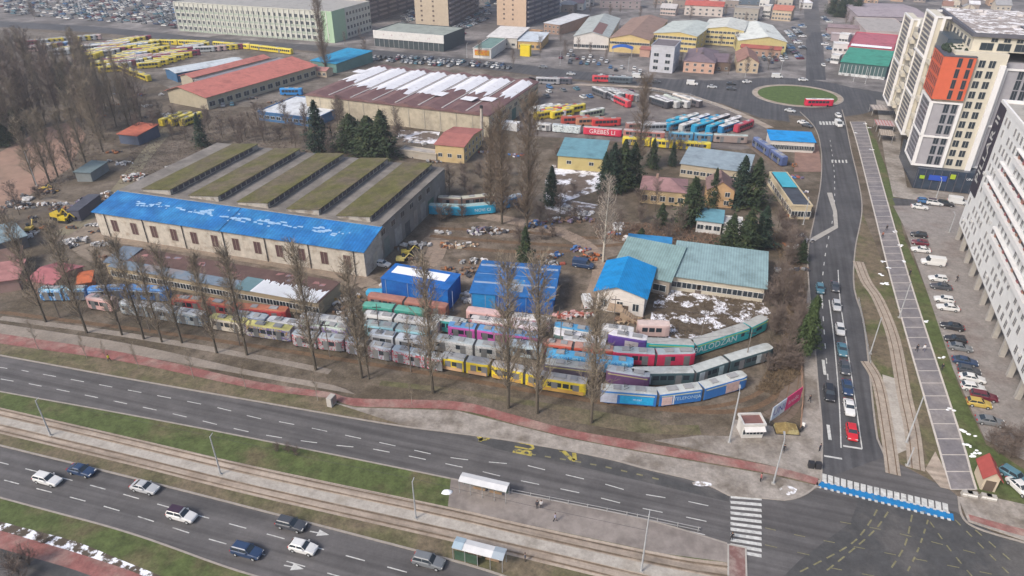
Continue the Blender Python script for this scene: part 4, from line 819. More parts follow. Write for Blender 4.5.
bld('container','dark slate-grey container beside the yellow digger',(66,211),(78,211),12,3.2,(.10,.10,.13),(.075,.08,.105),'flat',parapet=False,cat='container')
bld('shed','grey-green roofed store beside the clay field',(90,173),(107,162),5,3,(.2,.22,.22),(.15,.2,.21),'mono',rise=.3,cat='shed')
bld('shed','hut with orange-red roof and dark wall at the edge of the bare wood',(118,134),(137,136),(146,126),3.6,(.08,.1,.15),(.45,.13,.08),'mono',rise=1,cat='shed')
bld('workshop','workshop with teal roof and yellow and white wall beside the big conifers',(558,155.5),(603,159),(609,144),4.6,(.46,.38,.17),(.13,.27,.32),'mono',rise=1.0,win=(2,1,1.5,1.1,2.0,3))
bld('workshop','long low building with pale blue-grey roof behind the right conifers',(681,163.5),(748,172.5),(756,158),4.4,(.4,.34,.25),(.25,.31,.35),'mono',rise=.8,win=(10,1,1.6,1.2,1.2,3))
bld('house','house with pinkish hip roof among the conifers',(641,189),(686,193),(692,180),4.4,(.5,.38,.22),(.28,.165,.165),'hip',rise=2.2,win=(5,1,1.5,1.5,1.1,3),chim=1,cat='house')
bld('house','orange-tan gabled house between the dark conifers',(708,189),(735,191),(737,180),5.5,(.47,.3,.16),(.2,.13,.12),'gy',rise=2.6,win=(2,2,1.3,1.3,.9,2.6),cat='house')
bld('shed','small white building with teal roof below the conifers',(697,220),(722,223),(726,214),3.6,(.58,.57,.55),(.12,.27,.33),'mono',rise=.8,win=(3,1,1.6,1.3,1.1,3))
bld('shed','low white annex with pale roof right of the teal-roofed one',(724,224),(742,226),5,3,(.55,.54,.52),(.42,.42,.42),'flat',cat='shed')
bld('shop','narrow building with long bright blue roof by the left roundabout exit',(771,140),(815,142.5),(816,134.5),4,(.58,.54,.5),(.01,.25,.6),'mono',rise=.6,win=(9,1,2,1.5,.9,3),cat='shop')
o=bld('pavilion','narrow cream pavilion with turquoise front roof beside the right road',(793,206),(812,206.5),(813,174),4,(.52,.44,.3),(.06,.07,.09),'flat',win=(3,1,1.8,1.6,.8,3),winL=(10,1,1.8,1.4,1.1,3),cat='shop')
MB().box(.5,o['W']-.5,o['D']*.5,o['D']-.5,4.5,4.62).build('roof_sheet',mat((.06,.36,.46),.6,.1),o)
# north: depot sheds, offices, towers
bld('depot_shed','long shed with salmon red roof in the bus depot, nearer of the two red ones',(167,90),(206,97),(283,61),5.5,(.42,.37,.27),(.46,.16,.13),'gy',rise=2.6,ridge=.35,over=1.0,winR=(14,1,3,2,1.2,3))
bld('depot_shed','narrow shed with salmon red roof in the bus depot, farther of the two red ones',(180,75.5),(192,77.5),(242,54),5.5,(.4,.36,.28),(.45,.17,.14),'gy',rise=1.2,over=.6)
bld('depot_shed','narrow grey-roofed link between the two red-roofed depot sheds',(194,80),(203,81.5),(255,55),4.6,(.25,.24,.24),(.22,.22,.24),'flat')
bld('depot_shed','long open shelter with white and pale blue roof left of the red sheds',(165,69),(176,73),(222,54.5),4.5,(.05,.13,.25),(.5,.55,.58),'gy',rise=.8,over=.7)
bld('workshop','workshop with teal-blue roof before the far road',(311,60.5),(336,64),(357,51.5),4.6,(.12,.22,.2),(.02,.25,.45),'mono',rise=1.2)
bld('house','little beige house with reddish roof beside the teal-blue workshop',(303,69),(326,71),6,3.2,(.48,.38,.27),(.4,.2,.18),'gx',rise=1,win=(5,1,1.5,1.2,.9,3),cat='house')
o=bld('store','low blue store with snow on its flat roof before the snow-covered hall',(258,112),(316,119),(335,101),3.4,(.06,.16,.33),(.58,.6,.62),'flat',cat='store',win=(10,1,2,1.2,1.1,3))
bld('store','low wall-like store with white roof below the snow-covered hall',(400,150),(436,155),4,2.4,(.4,.36,.3),(.4,.37,.34),'flat',cat='store')
bld('store','white lorry-like cabin at the right wall of the snow-covered hall',(501,122),(517,124),3,3,(.6,.6,.6),(.68,.68,.68),'flat',cat='store',parapet=False)
hN=hat((335,43),12)
o=bld('school_building','long green and white building with four rows of windows at the top left',(180,31),(335,43),(366,30),hN,(.52,.52,.46),(.34,.33,.31),'flat',zz=0,win=(30,4,2.2,1.9,1.4,4.0),winR=(12,4,2.2,1.9,1.4,4.0))
MB().box(o['W']-7,o['W']+.25,-.3,0,0,hN+.3).build('corner_panel',mat((.36,.5,.34),.9,.05),o); MB().box(o['W'],o['W']+.25,0,14,0,hN+.3).build('corner_panel',mat((.36,.5,.34),.9,.05),o)
for k in range(31): MB().box(o['W']*k/31-.25,o['W']*k/31+.25,-.45,0,.5,hN).build('facade_rib',mat((.6,.6,.55),.9,.05),o)
for f in range(4): MB().box(0,o['W']-7.2,-.12,-.06,.2+f*4,1.2+f*4).build('spandrel',mat((.36,.42,.34),.9,.05),o)
o=bld('office','low office with white fascia above dark glass at the foot of the beige tower',(375,46),(444,52),(453,42),8.5,(.05,.065,.07),(.28,.31,.28),'flat',zz=0,cat='office')
MB().box(-.3,o['W']+.3,-.35,.02,4.6,9.1).build('fascia',mat((.6,.59,.57),.7,.1,.5,(.4,.3,.32),(.6,.68),.8),o)
for k in range(14): MB().box(o['W']*k/14,o['W']*k/14+.2,-.2,0,.1,4.6).build('mullion',GRY,o)
def tower(label,A,B,C,h,cw,cs,wf,wr,grp='beige apartment towers'):
    o=bld('apartment_tower',label,A,B,C,h,cw,(.2,.2,.2),'flat',zz=0,cat='tower',group=grp)
    W,D=o['W'],o['D']; nf=int((h-3)/3)
    addwin(o,winmesh(1.2,1.1,(.4,.3,.22),(.1,.08,.08)),[(W*fx,-.02,4+f*3) for f in range(nf) for fx in wf],0)
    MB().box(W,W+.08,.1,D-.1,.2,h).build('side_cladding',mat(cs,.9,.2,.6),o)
    n=wr; me=MB(); me.box(0,1.1,-D/n*.38,D/n*.38,0,1.1,0); me=me.mesh('balcony',mat((.25,.22,.22),.9,.1)); c=0
    for f in range(nf):
        for i in range(n):
            if c<100: link('balcony',me,o,(W+.08,(i+.5)*D/n,3+f*3)); c+=1
    return o
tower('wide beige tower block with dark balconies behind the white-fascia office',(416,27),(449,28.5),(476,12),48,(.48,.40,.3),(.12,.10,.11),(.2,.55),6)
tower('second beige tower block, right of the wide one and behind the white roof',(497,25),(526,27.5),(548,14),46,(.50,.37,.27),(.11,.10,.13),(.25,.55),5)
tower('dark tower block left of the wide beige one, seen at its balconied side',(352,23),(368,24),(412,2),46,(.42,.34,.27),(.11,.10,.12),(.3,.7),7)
bld('apartment_tower','slim block behind the dark tower, at the top edge',(462,2),(490,4),20,30,(.2,.18,.18),(.2,.2,.2),'flat',zz=0,win=(6,8,1.4,1.3,1.5,3.2),cat='tower')
o=bld('shop','white shop with a yellow and red sign panel beside the far road',(473,48.5),(491,49.5),(506,37),5,(.6,.59,.56),(.15,.24,.22),'flat',cat='shop')
MB().box(1,o['W']-1,-.2,.0,1.6,4.4).build('sign_panel',mat((.6,.32,.03),.6,.05,.3,(.5,.06,.03),(.5,.6),.6),o)
bld('shop','white-roofed building at the foot of the second beige tower',(487,37),(517,38.5),(524,29),5.5,(.5,.47,.42),(.62,.6,.58),'mono',rise=1,win=(4,1,2,1.2,1.4,3),cat='shop')
bld('shop','shop with white and blue roof and orange wall right of the white-roofed building',(518,41),(541,42),(548,34),4.5,(.5,.33,.14),(.5,.55,.6),'mono',rise=.8,win=(4,1,2,1.6,.9,3),cat='shop')
bld('container','bright yellow container stall beside the far road',(520,56),(529.5,56.8),3,6,(.65,.5,.02),(.66,.56,.1),'flat',zz=0,parapet=False,cat='container')
bld('house','brown house with snow-white roof right of the second beige tower',(544,23),(560,25),(566,15),6,(.3,.2,.15),(.55,.56,.58),'mono',rise=1.5,win=(4,2,1.4,1.2,.9,2.8),cat='house')
bld('house','low brown-orange house at the corner of the second beige tower',(526,32),(538,33),8,4,(.42,.27,.16),(.38,.24,.14),'flat',cat='house')
o=bld('workshop_hall','white gabled hall with grey-green roof and a brown roof patch',(574,36),(609,37.5),(634,19),7,(.58,.55,.52),(.36,.39,.38),'gy',rise=2.6,win=(9,1,2,1.6,1,3),winR=(6,1,2,1.5,3,3))
W,D=o['W'],o['D']; MB().prism([(W*.52,9.62),(W+.3,7.06),(W+.3,7.1),(W*.52,9.68)],1,D*.52,axis='y').build('roof_patch',mat((.2,.115,.105),.9,.12),o)
bld('workshop_hall','yellow gabled hall with brown roof behind the blue canopy',(610,38),(650,40.5),(666,20),7.5,(.55,.42,.2),(.27,.18,.145),'gy',rise=2.6,win=(12,1,1.8,1.2,4.6,3))
bld('office','yellow office block with pale green roof, left of the two yellow blocks',(654,33),(697,36.5),(703,23.5),9,(.55,.43,.17),(.46,.5,.47),'gy',rise=1.6,ridge=.6,win=(11,3,1.9,1.2,1.2,2.8),winR=(4,3,1.9,1.2,1.2,2.8),cat='office')
bld('office','yellow office block with white roof, right of the two yellow blocks',(703,28.5),(744,31),(748,21.5),9,(.55,.45,.2),(.55,.56,.52),'gy',rise=1.8,ridge=.55,win=(10,3,1.9,1.2,1.2,2.8),cat='office')
bld('workshop_hall','broad hall with white gabled roof above the row of red roofs',(739,40.5),(787,42),(791,26),7,(.52,.45,.2),(.62,.64,.6),'gy',rise=2.4,ridge=.6,win=(7,1,1.6,1.2,3.4,3))
bld('row_house','long house with dark red roof before the broad white hall',(741,47),(781,50),5,4.2,(.35,.22,.16),(.3,.09,.07),'gx',rise=1.2,win=(6,1,1.3,1.2,1.2,3),cat='house')
h_=hat((649,72),46)
bld('house','tall grey-blue flat-roofed house beside the blue canopy on the far road',(649,71.5),(672,73.5),(677,66),h_,(.45,.46,.5),(.16,.14,.15),'flat',zz=0,win=(2,3,2.4,1.6,1.4,3.2),winR=(3,3,1.3,1.3,1.4,3.2),cat='house')
bld('house','pink house with purple-brown roof beside the far road',(684,61),(715,63),(722,51),5.5,(.52,.33,.25),(.17,.13,.15),'hip',rise=2.8,win=(4,2,1.3,1.2,.8,2.6),chim=1,cat='house')
bld('house','dark brown house between the pink and the beige house',(716,62),(731,62.5),(735,54),4.5,(.17,.12,.09),(.16,.12,.14),'gx',rise=2,win=(2,1,1.3,1.2,.8,2.6),cat='house')
bld('house','beige gabled house with red-brown roof near the roundabout',(738,62),(759,63),(762,53),5.2,(.5,.4,.28),(.27,.15,.12),'gy',rise=3,win=(3,2,1.2,1.2,.9,2.6),cat='house')
o=bld('shop','small house with brown-red roof right of the yellow gabled hall',(640,49),(650,50),7,4,(.4,.25,.2),(.3,.12,.1),'gx',rise=1,cat='house')
a,b,rz,W=frame_from((611,57.5),(632,58.5)); o=empty('canopy',(a.x,a.y,0),rz,'curved bright blue canopy on posts beside the yellow hall','canopy'); 
MB().loft([[(x,y,4.6+1.2*math.sin(PI*x/W)+dz) for y,dz in((0,0),(7,0),(7,.3),(0,.3))] for x in [W*k/8 for k in range(9)]]).build('cover',mat((.015,.1,.4),.6,.15),o)
for x in(.6,W-.6):
    for y in(.6,6.4): MB().tube([(x,y,0),(x,y,4.8)],.1,6).build('post',GRY,o)
for i,(A,B,D_,h_,wc,rc_,lb) in enumerate([((684,15),(722,17),12,7,(.52,.46,.42),(.4,.1,.08),'long white house with bright red roof at the top, above the yellow blocks'),((733,20),(757,21.5),12,8,(.34,.31,.27),(.3,.28,.26),'grey-brown block between the two red-roofed houses at the top'),((771,20),(790,21.5),12,7,(.48,.38,.27),(.4,.15,.11),'beige house with orange-red roof at the top right of the white hall'),((660,15),(675,16),9,5,(.5,.4,.36),(.42,.4,.4),'little pinkish house left of the bright red roof at the top'),((710,3),(762,5),12,6,(.12,.16,.2),(.08,.16,.22),'long building with dark blue roof at the top edge'),((762,18),(769,18.5),8,8,(.6,.58,.55),(.5,.5,.5),'slim white house left of the orange-red roof at the top'),((600,8),(640,9),14,6,(.3,.25,.25),(.27,.22,.24),'long purplish-roofed building at the top edge behind the brown hall'),((560,6),(590,7),12,6,(.3,.3,.32),(.25,.29,.33),'blue-grey roofed building at the top edge behind the brown house')]):
    bld('house',lb,A,B,D_,h_,wc,rc_,'flat' if i in(1,5) else 'gx',zz=0,rise=2.5,win=(6,2,1.4,1.2,.9,2.8),cat='house')
# right of the roundabout
o=bld('showroom','green-roofed glass showroom right of the roundabout',(838,75),(884,80),(888,66),6.5,(.06,.11,.11),(.05,.26,.19),'mono',rise=1.0,zz=0,cat='showroom')
for k in range(12): MB().box(o['W']*k/12,o['W']*k/12+.25,-.15,0,.2,5.6).build('mullion',mat((.4,.42,.42),.6,.1),o)
MB().box(.2,o['W'],-.4,-.05,.1,1.4).build('plinth_sign',mat((.55,.56,.56),.8,.2,1,(.2,.2,.2),(.5,.6),.6),o)
o=bld('store','store with crimson fascia and snow on its roof behind the green showroom',(848,47),(893,51),(901,36),7,(.42,.07,.1),(.4,.12,.15),'flat',cat='store'); MB().box(1,o['W']-1,2,8,7.5,7.6).build('roof_snow',SNOW,o)
for A,B,h_,lb in (((838,43),(847,44),5,'small white cube building, farthest of the three left of the crimson store'),((832,53),(847,54),5,'small white flat building left of the crimson store'),((830,63),(838,64),4,'small white kiosk left of the green showroom')): bld('store',lb,A,B,6,h_,(.58,.58,.58),(.6,.6,.6),'flat',zz=0,cat='store',win=(3,1,1.4,1.2,1.4,3))
bld('warehouse','broad warehouse with pinkish grey roof behind the crimson store',(866,31),(912,33),(918,20),6,(.4,.35,.34),(.36,.33,.31),'flat',cat='warehouse',win=(9,1,2,1.2,2.4,3))
bld('warehouse','long warehouse with purplish grey roof at the top right',(858,16),(930,18),(935,5),6,(.3,.26,.28),(.33,.28,.3),'gx',rise=1.5,cat='warehouse',win=(9,1,2,1.2,2.4,3))
bld('warehouse','low shed with brown roof left of the pinkish grey warehouse',(828,27),(862,29),10,4,(.3,.24,.24),(.25,.19,.2),'gx',rise=1.2,cat='warehouse')
bld('warehouse','narrow white-roofed shed between the crimson store and the pinkish warehouse',(832,34),(890,37),5,4,(.35,.3,.32),(.5,.47,.48),'flat',cat='warehouse')
# kiosk with banner
o=bld('kiosk','white kiosk with maroon roof at the corner of the footpath',(744,426),(765,425.5),(761,415),2.9,(.55,.53,.5),(.2,.10,.09),'flat',cat='kiosk',win=(3,1,1.1,1.1,1.0,3)); MB().prism([(-1.0,2.3),(0,2.75),(0,2.85),(-1.0,2.4)],0,o['W'],axis='x').build('awning',mat((.62,.6,.58),.7,.1),o)
a,b,rz,W=frame_from((770,423),(799,402)); o=empty('banner',(a.x,a.y,0),rz,'long advertising banner, blue-white and pink, on posts beside the kiosk','banner')
q=MB(); q.box(0,W*.45,-.05,.05,.5,3.6,0); q.box(W*.45,W,-.05,.05,.5,3.6,1); q.build('panel',[mat((.5,.58,.68),.6,.1,.6,(.62,.62,.62),(.5,.6),.3),mat((.62,.05,.17),.6,.08)],o)
text('UNI',2.2,mat((.12,.1,.35),.6,.02),o,(W*.23,-.07,2.0),(PI/2,0,0)); text('kredit',1.4,mat((.75,.6,.62),.6,.02),o,(W*.72,-.07,2.0),(PI/2,0,0))
for k in range(4): MB().tube([(W*k/3,.12,0),(W*k/3,.12,3.4)],.07,5).build('post',GRY,o)
o=bld('hut','small hut with red roof and cream wall at the bottom right corner',(986,476),(1001,479),(998,463),3,(.5,.42,.32),(.33,.07,.06),'gy',rise=1.2,cat='hut',door=.5)
# ------------------------------------------------------------ the apartment complex on the right
a,b,rz,W=frame_from((911,188),(967,194)); u=Vector((math.cos(rz),math.sin(rz),0)); v=Vector((-u.y,u.x,0)); O=a.copy()
def loc(px,py,z): d=P(px,py,z)-O; return d.dot(u),d.dot(v)
def hx(top,base=(911,188)): return hat(base,top)
print('complex rz',math.degrees(rz),'w',W,'oriel',loc(904,150,7),loc(911,165,7),loc(942,167.5,7),'h',hx(103.4),hx(57.8),hx(60,(930,192)))
print('slab2',loc(900,133,7),loc(888,115,7),hat((900,145),17),'slab1',loc(886,105,7),loc(883,95,7)); 
CWH=mat((.7,.69,.68),.8,.05,.5,name='white_render'); CCR=mat((.55,.51,.42),.8,.06,.5,name='cream_render'); CGR=mat((.33,.32,.34),.8,.08,.5,name='grey_panel'); CDK=mat((.09,.09,.11),.5,.15,1,name='dark_panel'); COR=mat((.56,.12,.06),.75,.07,.4,name='orange_panel')
tw=empty('apartment_complex',(O.x,O.y,0),rz,'tall white and cream apartment complex with an orange corner box and framed oriels','apartment building')
MB().box(.4,32,.4,30,0,6.6).build('glass_base',mat((.035,.05,.075),.25,.3,.5,spec=.5),tw)
for k in range(11): MB().box(.6+k*2.2,.8+k*2.2,.2,.42,0,6.2).build('mullion',CDK,tw)
MB().box(4,9,.1,.38,3.2,4.8).build('shop_sign',mat((.03,.08,.4),.5,.05),tw); t=text('UNIQA',1.1,mat((.7,.72,.75),.6,.02),tw,(16,.1,4.6),(PI/2,0,0)); 
MB().box(1.5,2.8,.1,.38,3.4,4.4).build('shop_sign',mat((.3,.45,.03),.5,.05),tw); MB().box(9.8,11.2,.1,.38,4.2,5.6).build('shop_sign',mat((.35,.45,.03),.5,.05),tw)
def oriel(x0,x1,y0,y1,z0,z1,zm,grid=6,south=True,name='oriel'):
    f=.55
    q=MB(); q.box(x0+.35,x1-.35,y0+.35,y1-.35,z0+.1,z1-.1)
    o=q.build(name,CGR if south else CCR,tw)
    q=MB()   # white frame ring on the west face and on the south face
    for (ya,yb,za,zb) in((y0,y1,z0,z0+f),(y0,y1,z1-f,z1),(y0,y1,zm-f/2,zm+f/2)): q.box(x0,x0+.5,ya,yb,za,zb)
    q.box(x0,x0+.5,y1-f,y1,z0+f,z1-f); q.box(x0,x0+f*1.8,y0,y0+f,z0+f,z1-f)
    for (xa,xb,za,zb) in((x0+.5,x1,z0,z0+f),(x0+.5,x1,z1-f,z1),(x0+f*1.8,x1-f*1.5,zm-f/2,zm+f/2)): q.box(xa,xb,y0,y0+.5,za,zb)
    q.box(x1-f*1.5,x1,y0,y0+.5,z0+f,z1-f); q.build('white_frame',CWH,o)
    q=MB()   # west face: rows of glass between thin slats
    nz=int((z1-z0-1)/1.45); dz=(z1-z0-1.2)/nz
    for k in range(nz):
        for j in range(grid):
            ya=y0+1+(y1-y0-2)*j/grid; q.box(x0+.28,x0+.4,ya,ya+(y1-y0-2)/grid-.35,z0+.6+k*dz,z0+.6+k*dz+dz*.62)
    q.build('window_grid',mat((.10,.10,.12),.3,.3,.8,spec=.5),o)
    if south:
        nf=int((z1-z0)/3)
        for fx in(.5,.74):
            for k in range(nf): link('window',winmesh(1.35,2.6,(.22,.22,.24)),o,(x0+(x1-x0)*fx+.4,y0+.33,z0+.8+k*(z1-z0-.8)/nf))
    return o
H1=26.9; H2=40.0; HC=41.2; HP=46.2; xo,yo,xr=-1.5,2.0,7.3; dO=14
oriel(xo,xr,yo,yo+dO,6.8,H1,6.8+(H1-6.8)*.47)
ob=MB().box(xo,xr-.4,yo-.6,yo+dO,H1+.8,H2).build('orange_box',COR,tw)
MB().box(xo-.1,xr-.3,yo-.7,yo+dO+.1,H2,H2+.35).build('terrace_slab',CDK,tw)
for fx in(.5,.8):
    for k in range(4): link('window',winmesh(.95,2.4,(.1,.08,.08)),ob,(xo+(xr-xo)*fx,yo-.62,H1+1.2+k*3.05))
for k in range(4):
    for j in range(6): link('window',winmesh(1.3,2.1,(.3,.08,.05),(.15,.05,.05)),ob,(xo-.02,yo+.8+j*2.2,H1+1.3+k*3.05),-PI/2)
MB().box(xo+1,xr-.5,yo+.6,yo+dO,H1-.3,H1+.9).build('recess',CCR,tw)
xc0=xr; xc1=15.1
MB().box(xo+3,xc1-.01,yo+.9,yo+14,6.6,HC).build('main_volume',CCR,tw)
MB().box(4.5,xc1-.02,yo+14,60,6.6,HC).build('rear_volume',CCR,tw)
MB().box(xc1-1.5,xc1,yo+.3,yo+.9,6.6,HC-3).build('white_pier',CWH,tw)
for k in range(11):
    for fx in(.2,.62): link('window',winmesh(1.6,2.0,(.5,.48,.42)),tw,(xc0+(xc1-1.6-xc0)*fx+.4,yo+.87,7.6+k*(HC-8)/11.2))
oriel(xc1+.5,xc1+9,yo+3,yo+12,6.8,37.0,20)
MB().box(xc1,xc1+24,yo+5,yo+50,6.6,HC-3).build('stair_volume',CGR,tw)
MB().box(5.7,48,6.0,54,HC,HP-1).build('penthouse',CCR,tw)
for k in range(8): link('window',winmesh(3.2,1.9,(.15,.16,.16)),tw,(9.5+k*4.4,5.97,HC+.4))
for k in range(9): link('window',winmesh(1.6,1.0,(.4,.38,.33)),tw,(11+k*3.2,5.97,HC+2.7))
for k in range(7): link('window',winmesh(2.6,2.0,(.3,.3,.3)),tw,(5.68,10+k*5,HC+.6),-PI/2)
MB().box(4.9,49,5.2,55,HP-1,HP).build('roof_parapet',mat((.11,.11,.13),.8,.1),tw)
MB().box(5.9,48,6.2,54,HP,HP+.1).build('gravel_roof',mat((.3,.26,.24),.95,.2,.8,(.7,.68,.68),(.5,.55),.4,name='patchy_snow_roof'),tw)
MB().box(20,25,13,19,HP+.1,HP+.5).build('skylight',CDK,tw)
q=MB(); random.seed(2)
for k in range(30): x=random.uniform(8,46); y=random.uniform(8,52); q.box(x,x+random.uniform(.5,1.6),y,y+random.uniform(.5,1.3),HP+.1,HP+random.uniform(.3,.9))
q.build('roof_equipment',mat((.55,.53,.53),.8,.2),tw)
q=MB()
for k in range(26):
    x=random.uniform(-.5,5); y=random.uniform(yo+3,yo+13); s=random.uniform(.4,.9); q.loft([[(x+s*math.cos(t)*w_,y+s*math.sin(t)*w_,H2+.35+z_) for t in (0,1.2,2.5,3.7,5)] for w_,z_ in((.6,0),(1,.5),(.7,1.0),(.1,1.3))])
q.build('terrace_plants',mat((.03,.045,.03),.95,.3),tw)
MB().box(1.5,5.6,yo+14.3,30,38,42.5).build('terrace_pavilion',mat((.05,.07,.09),.3,.2),tw)
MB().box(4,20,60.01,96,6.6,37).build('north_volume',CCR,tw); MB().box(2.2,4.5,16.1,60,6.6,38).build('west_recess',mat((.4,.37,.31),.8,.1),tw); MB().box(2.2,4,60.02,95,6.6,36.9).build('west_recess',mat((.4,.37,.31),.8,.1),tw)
oriel(0,3.4,34.5,51,6.8,HP,6.8+13.2,6,False); oriel(.4,3.6,73.4,90,6.8,39.6,6.8+16,6,False)
MB().box(-.3,.28,34.7,50.8,6.8+26.2,6.8+26.75).build('frame_rail',CWH,tw)
MB().box(3.4,5.7,34.5,35.6,HP-.7,HP-.1).box(3.4,5.7,49.9,51,HP-.7,HP-.1).build('roof_frame',CWH,tw)
for (ya,yb) in((17,34),(51.6,73)):
    for k in range(10):
        for m_ in range(3):
            if (k+m_)%2: continue
            y0=ya+(yb-ya)*m_/3; MB().box(.9,2.2,y0+.3,y0+(yb-ya)/3-.3,8+k*3,9.2+k*3).build('balcony',CCR,tw); MB().box(2.1,2.19,y0+.3,y0+(yb-ya)/3-.3,9.3+k*3,10.9+k*3).build('balcony_door',CDK,tw)
# --- white block at the right edge
a4,b4,rz4,W4=frame_from((959,223),(1020,375),4.5); h4=hat((962,238),103); L4=100
wb=empty('apartment_block',(a4.x,a4.y,0),rz4,'white apartment block with long loggias and a dark sign band at its corner','apartment building')
D4=16; print('white',W4,math.degrees(rz4),h4)
MB().box(0,L4,.0,D4,4.5,h4).build('wall',mat((.68,.68,.67),.85,.07,.4,fine=.05,name='white_wall'),wb)
MB().box(-.15,L4,-.15,.35,h4,h4+.9).build('parapet',CWH,wb); MB().box(-.15,.35,.35,D4,h4,h4+.9).build('parapet',CWH,wb); MB().box(.35,L4,.35,D4,h4,h4+.15).build('roof',CONC,wb)
MB().box(2,L4,5,D4,0,4.5).build('ground_floor',mat((.09,.10,.11),.5,.25),wb)
for k in range(14): MB().box(.2+k*7.2,1.2+k*7.2,.2,1.2,0,4.5).build('pillar',CONC,wb)
MB().box(-.0,12,8,D4+6,0,4.5).build('entrance_hall',GLASS,wb)
fh=(h4-5.5)/11; wmW=winmesh(1.3,1.75,(.5,.5,.5),(.08,.085,.095)); near=[];farw=[]
log=[(5,12,66),(7,18,66),(3,30,90),(9,26,90)]
for f in range(11):
    for i in range(31):
        x=2.6+i*3.15
        if any(f==lf and x0<x<x1 for lf,x0,x1 in log): continue
        if f>=3 and x<7: continue
        if (i*7+f*3)%5==3: continue
        near.append((x+(0.5 if f%2 else 0),-.02,5.4+f*fh))
near.sort(key=lambda p:-p[0]); vis=[p for p in near if p[0]<74]; addwin(wb,wmW,vis+[p for p in near if p[0]>=74],0)
for lf,x0,x1 in log:
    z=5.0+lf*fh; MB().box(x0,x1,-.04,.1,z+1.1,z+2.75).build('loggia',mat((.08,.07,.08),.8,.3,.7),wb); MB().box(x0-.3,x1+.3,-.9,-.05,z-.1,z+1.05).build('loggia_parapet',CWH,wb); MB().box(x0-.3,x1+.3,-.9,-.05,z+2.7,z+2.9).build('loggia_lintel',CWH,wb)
    q=MB(); x=x0+1
    while x<x1-1: q.box(x,x+random.uniform(.4,1.2),-.3,-.06,z+1.05,z+random.uniform(1.3,2.1)); x+=random.uniform(2,5)
    q.build('balcony_clutter',mat((.35,.2,.15),.9,.3,1.5,(.3,.12,.14),(.5,.55),.5),wb)
sb=MB().box(-.05,6.2,-.3,-.02,4.5+(h4-4.5)*.3,h4+.2).build('sign_band',mat((.035,.03,.045),.6,.08),wb)
t=text('PILLAR II',4.6,mat((.5,.49,.47),.6,.02),sb,(3.1,-.34,4.5+(h4-4.5)*.66),(0,0,0),bold=.04); t.rotation_euler=Matrix(((0,-1,0),(0,0,-1),(1,0,0))).to_euler()
MB().box(12,L4,3.5,D4-1,h4+.15,h4+4).build('setback_floor',CGR,wb); MB().box(11.6,L4,3.1,D4,h4+4,h4+4.7).build('roof_slab',CWH,wb)
q=MB(); random.seed(8)
for k in range(16): x=random.uniform(1,11); y=random.uniform(2,14); q.box(x,x+random.uniform(.5,1.4),y,y+.8,h4+.15,h4+random.uniform(.7,1.6))
q.build('roof_equipment',GRY,wb)
for k in range(26): MB().box(3+k*3.6,3.8+k*3.6,-.45,-.03,6.6+(k*5%9)*fh,7.2+(k*5%9)*fh).build('air_conditioner',mat((.5,.5,.5),.7,.15,1),wb)
# ------------------------------------------------------------ trees
def bare(seed,h,elev,blen,nb,nt_,tr,start=.12,tw=.035,taper=.6):
    rnd=random.Random(seed); t=MB(); lean=[rnd.uniform(-.02,.02)*h for _ in range(2)]
    pts=[(lean[0]*(k/6)**2+rnd.uniform(-.08,.08),lean[1]*(k/6)**2+rnd.uniform(-.08,.08),h*k/6) for k in range(7)]; pts[0]=(0,0,-.1)
    t.tube(pts,[tr*(1-k/6*.9) for k in range(7)],6)
    c=MB()
    for i in range(nb):
        f=start+(1-start-.03)*((i+rnd.random())/nb); z=h*f; k=min(int(f*6),5); g=f*6-k; o=Vector(pts[k]).lerp(Vector(pts[k+1]),g); o.z=z
        az=rnd.uniform(0,2*PI); L=blen*(1-f*taper)*rnd.uniform(.6,1.15); e=R(elev+rnd.uniform(-12,10)); d=Vector((math.cos(az)*math.cos(e),math.sin(az)*math.cos(e),math.sin(e)))
        m=o+d*L*.5; d2=(d+Vector((rnd.uniform(-.2,.2),rnd.uniform(-.2,.2),.25))).normalized(); en=m+d2*L*.5
        r0=max(.035,tr*.3*(1-f)); c.tube([o,m,en],[r0,r0*.6,.015],3)
        for j in range(nt_):
            g=rnd.uniform(.2,1); q=(o.lerp(m,g*2) if g<.5 else m.lerp(en,g*2-1)); a2=rnd.uniform(0,2*PI); v=(d2*.8+Vector((math.cos(a2),math.sin(a2),rnd.uniform(-.1,.6)))*.75).normalized(); l=rnd.uniform(.6,1.5)*(.5+.5*blen/5)*(1.2-g*.5)
            s=Vector((rnd.uniform(-1,1),rnd.uniform(-1,1),rnd.uniform(-1,1))).normalized()*tw; e2=q+v*l
            c.face([q-s,q+s,e2]); 
            for _ in range(2):
                b=q.lerp(e2,rnd.uniform(.3,.8)); w=(v+Vector((rnd.uniform(-.7,.7),rnd.uniform(-.7,.7),rnd.uniform(-.3,.6)))).normalized()*l*.55; c.face([b-s*.7,b+s*.7,b+w])
    return t,c
BARKD=mat((.10,.085,.065),.95,.2,1.5); TW2=mat((.16,.125,.105),.95,.15,.4); TW3=mat((.17,.13,.095),.95,.15,.4); WB_=mat((.45,.42,.36),.9,.2,1.0)
TV={}
def regtree(key,h,args,bark,twig):
    t,c=bare(*args); TV[key]=(h,t.mesh('trunk',bark),c.mesh('crown',twig))
for i in range(4): regtree(('poplar',i),20,(10+i,20,63,5.6,105,16,.24,.13,.038),BARKD,TWIG)
for i in range(4): regtree(('wood',i),16,(30+i,16,46,5.8,80,13,.2,.2,.045,.5),BARKD,TW2)
for i in range(2): regtree(('tallpoplar',i),34,(50+i,34,62,6.6,240,14,.30,.07,.045,.35),BARKD,TW3)
regtree(('birch',0),18,(60,18,55,5.0,80,12,.28,.2,.04),WB_,mat((.36,.31,.26),.95,.15,.4))
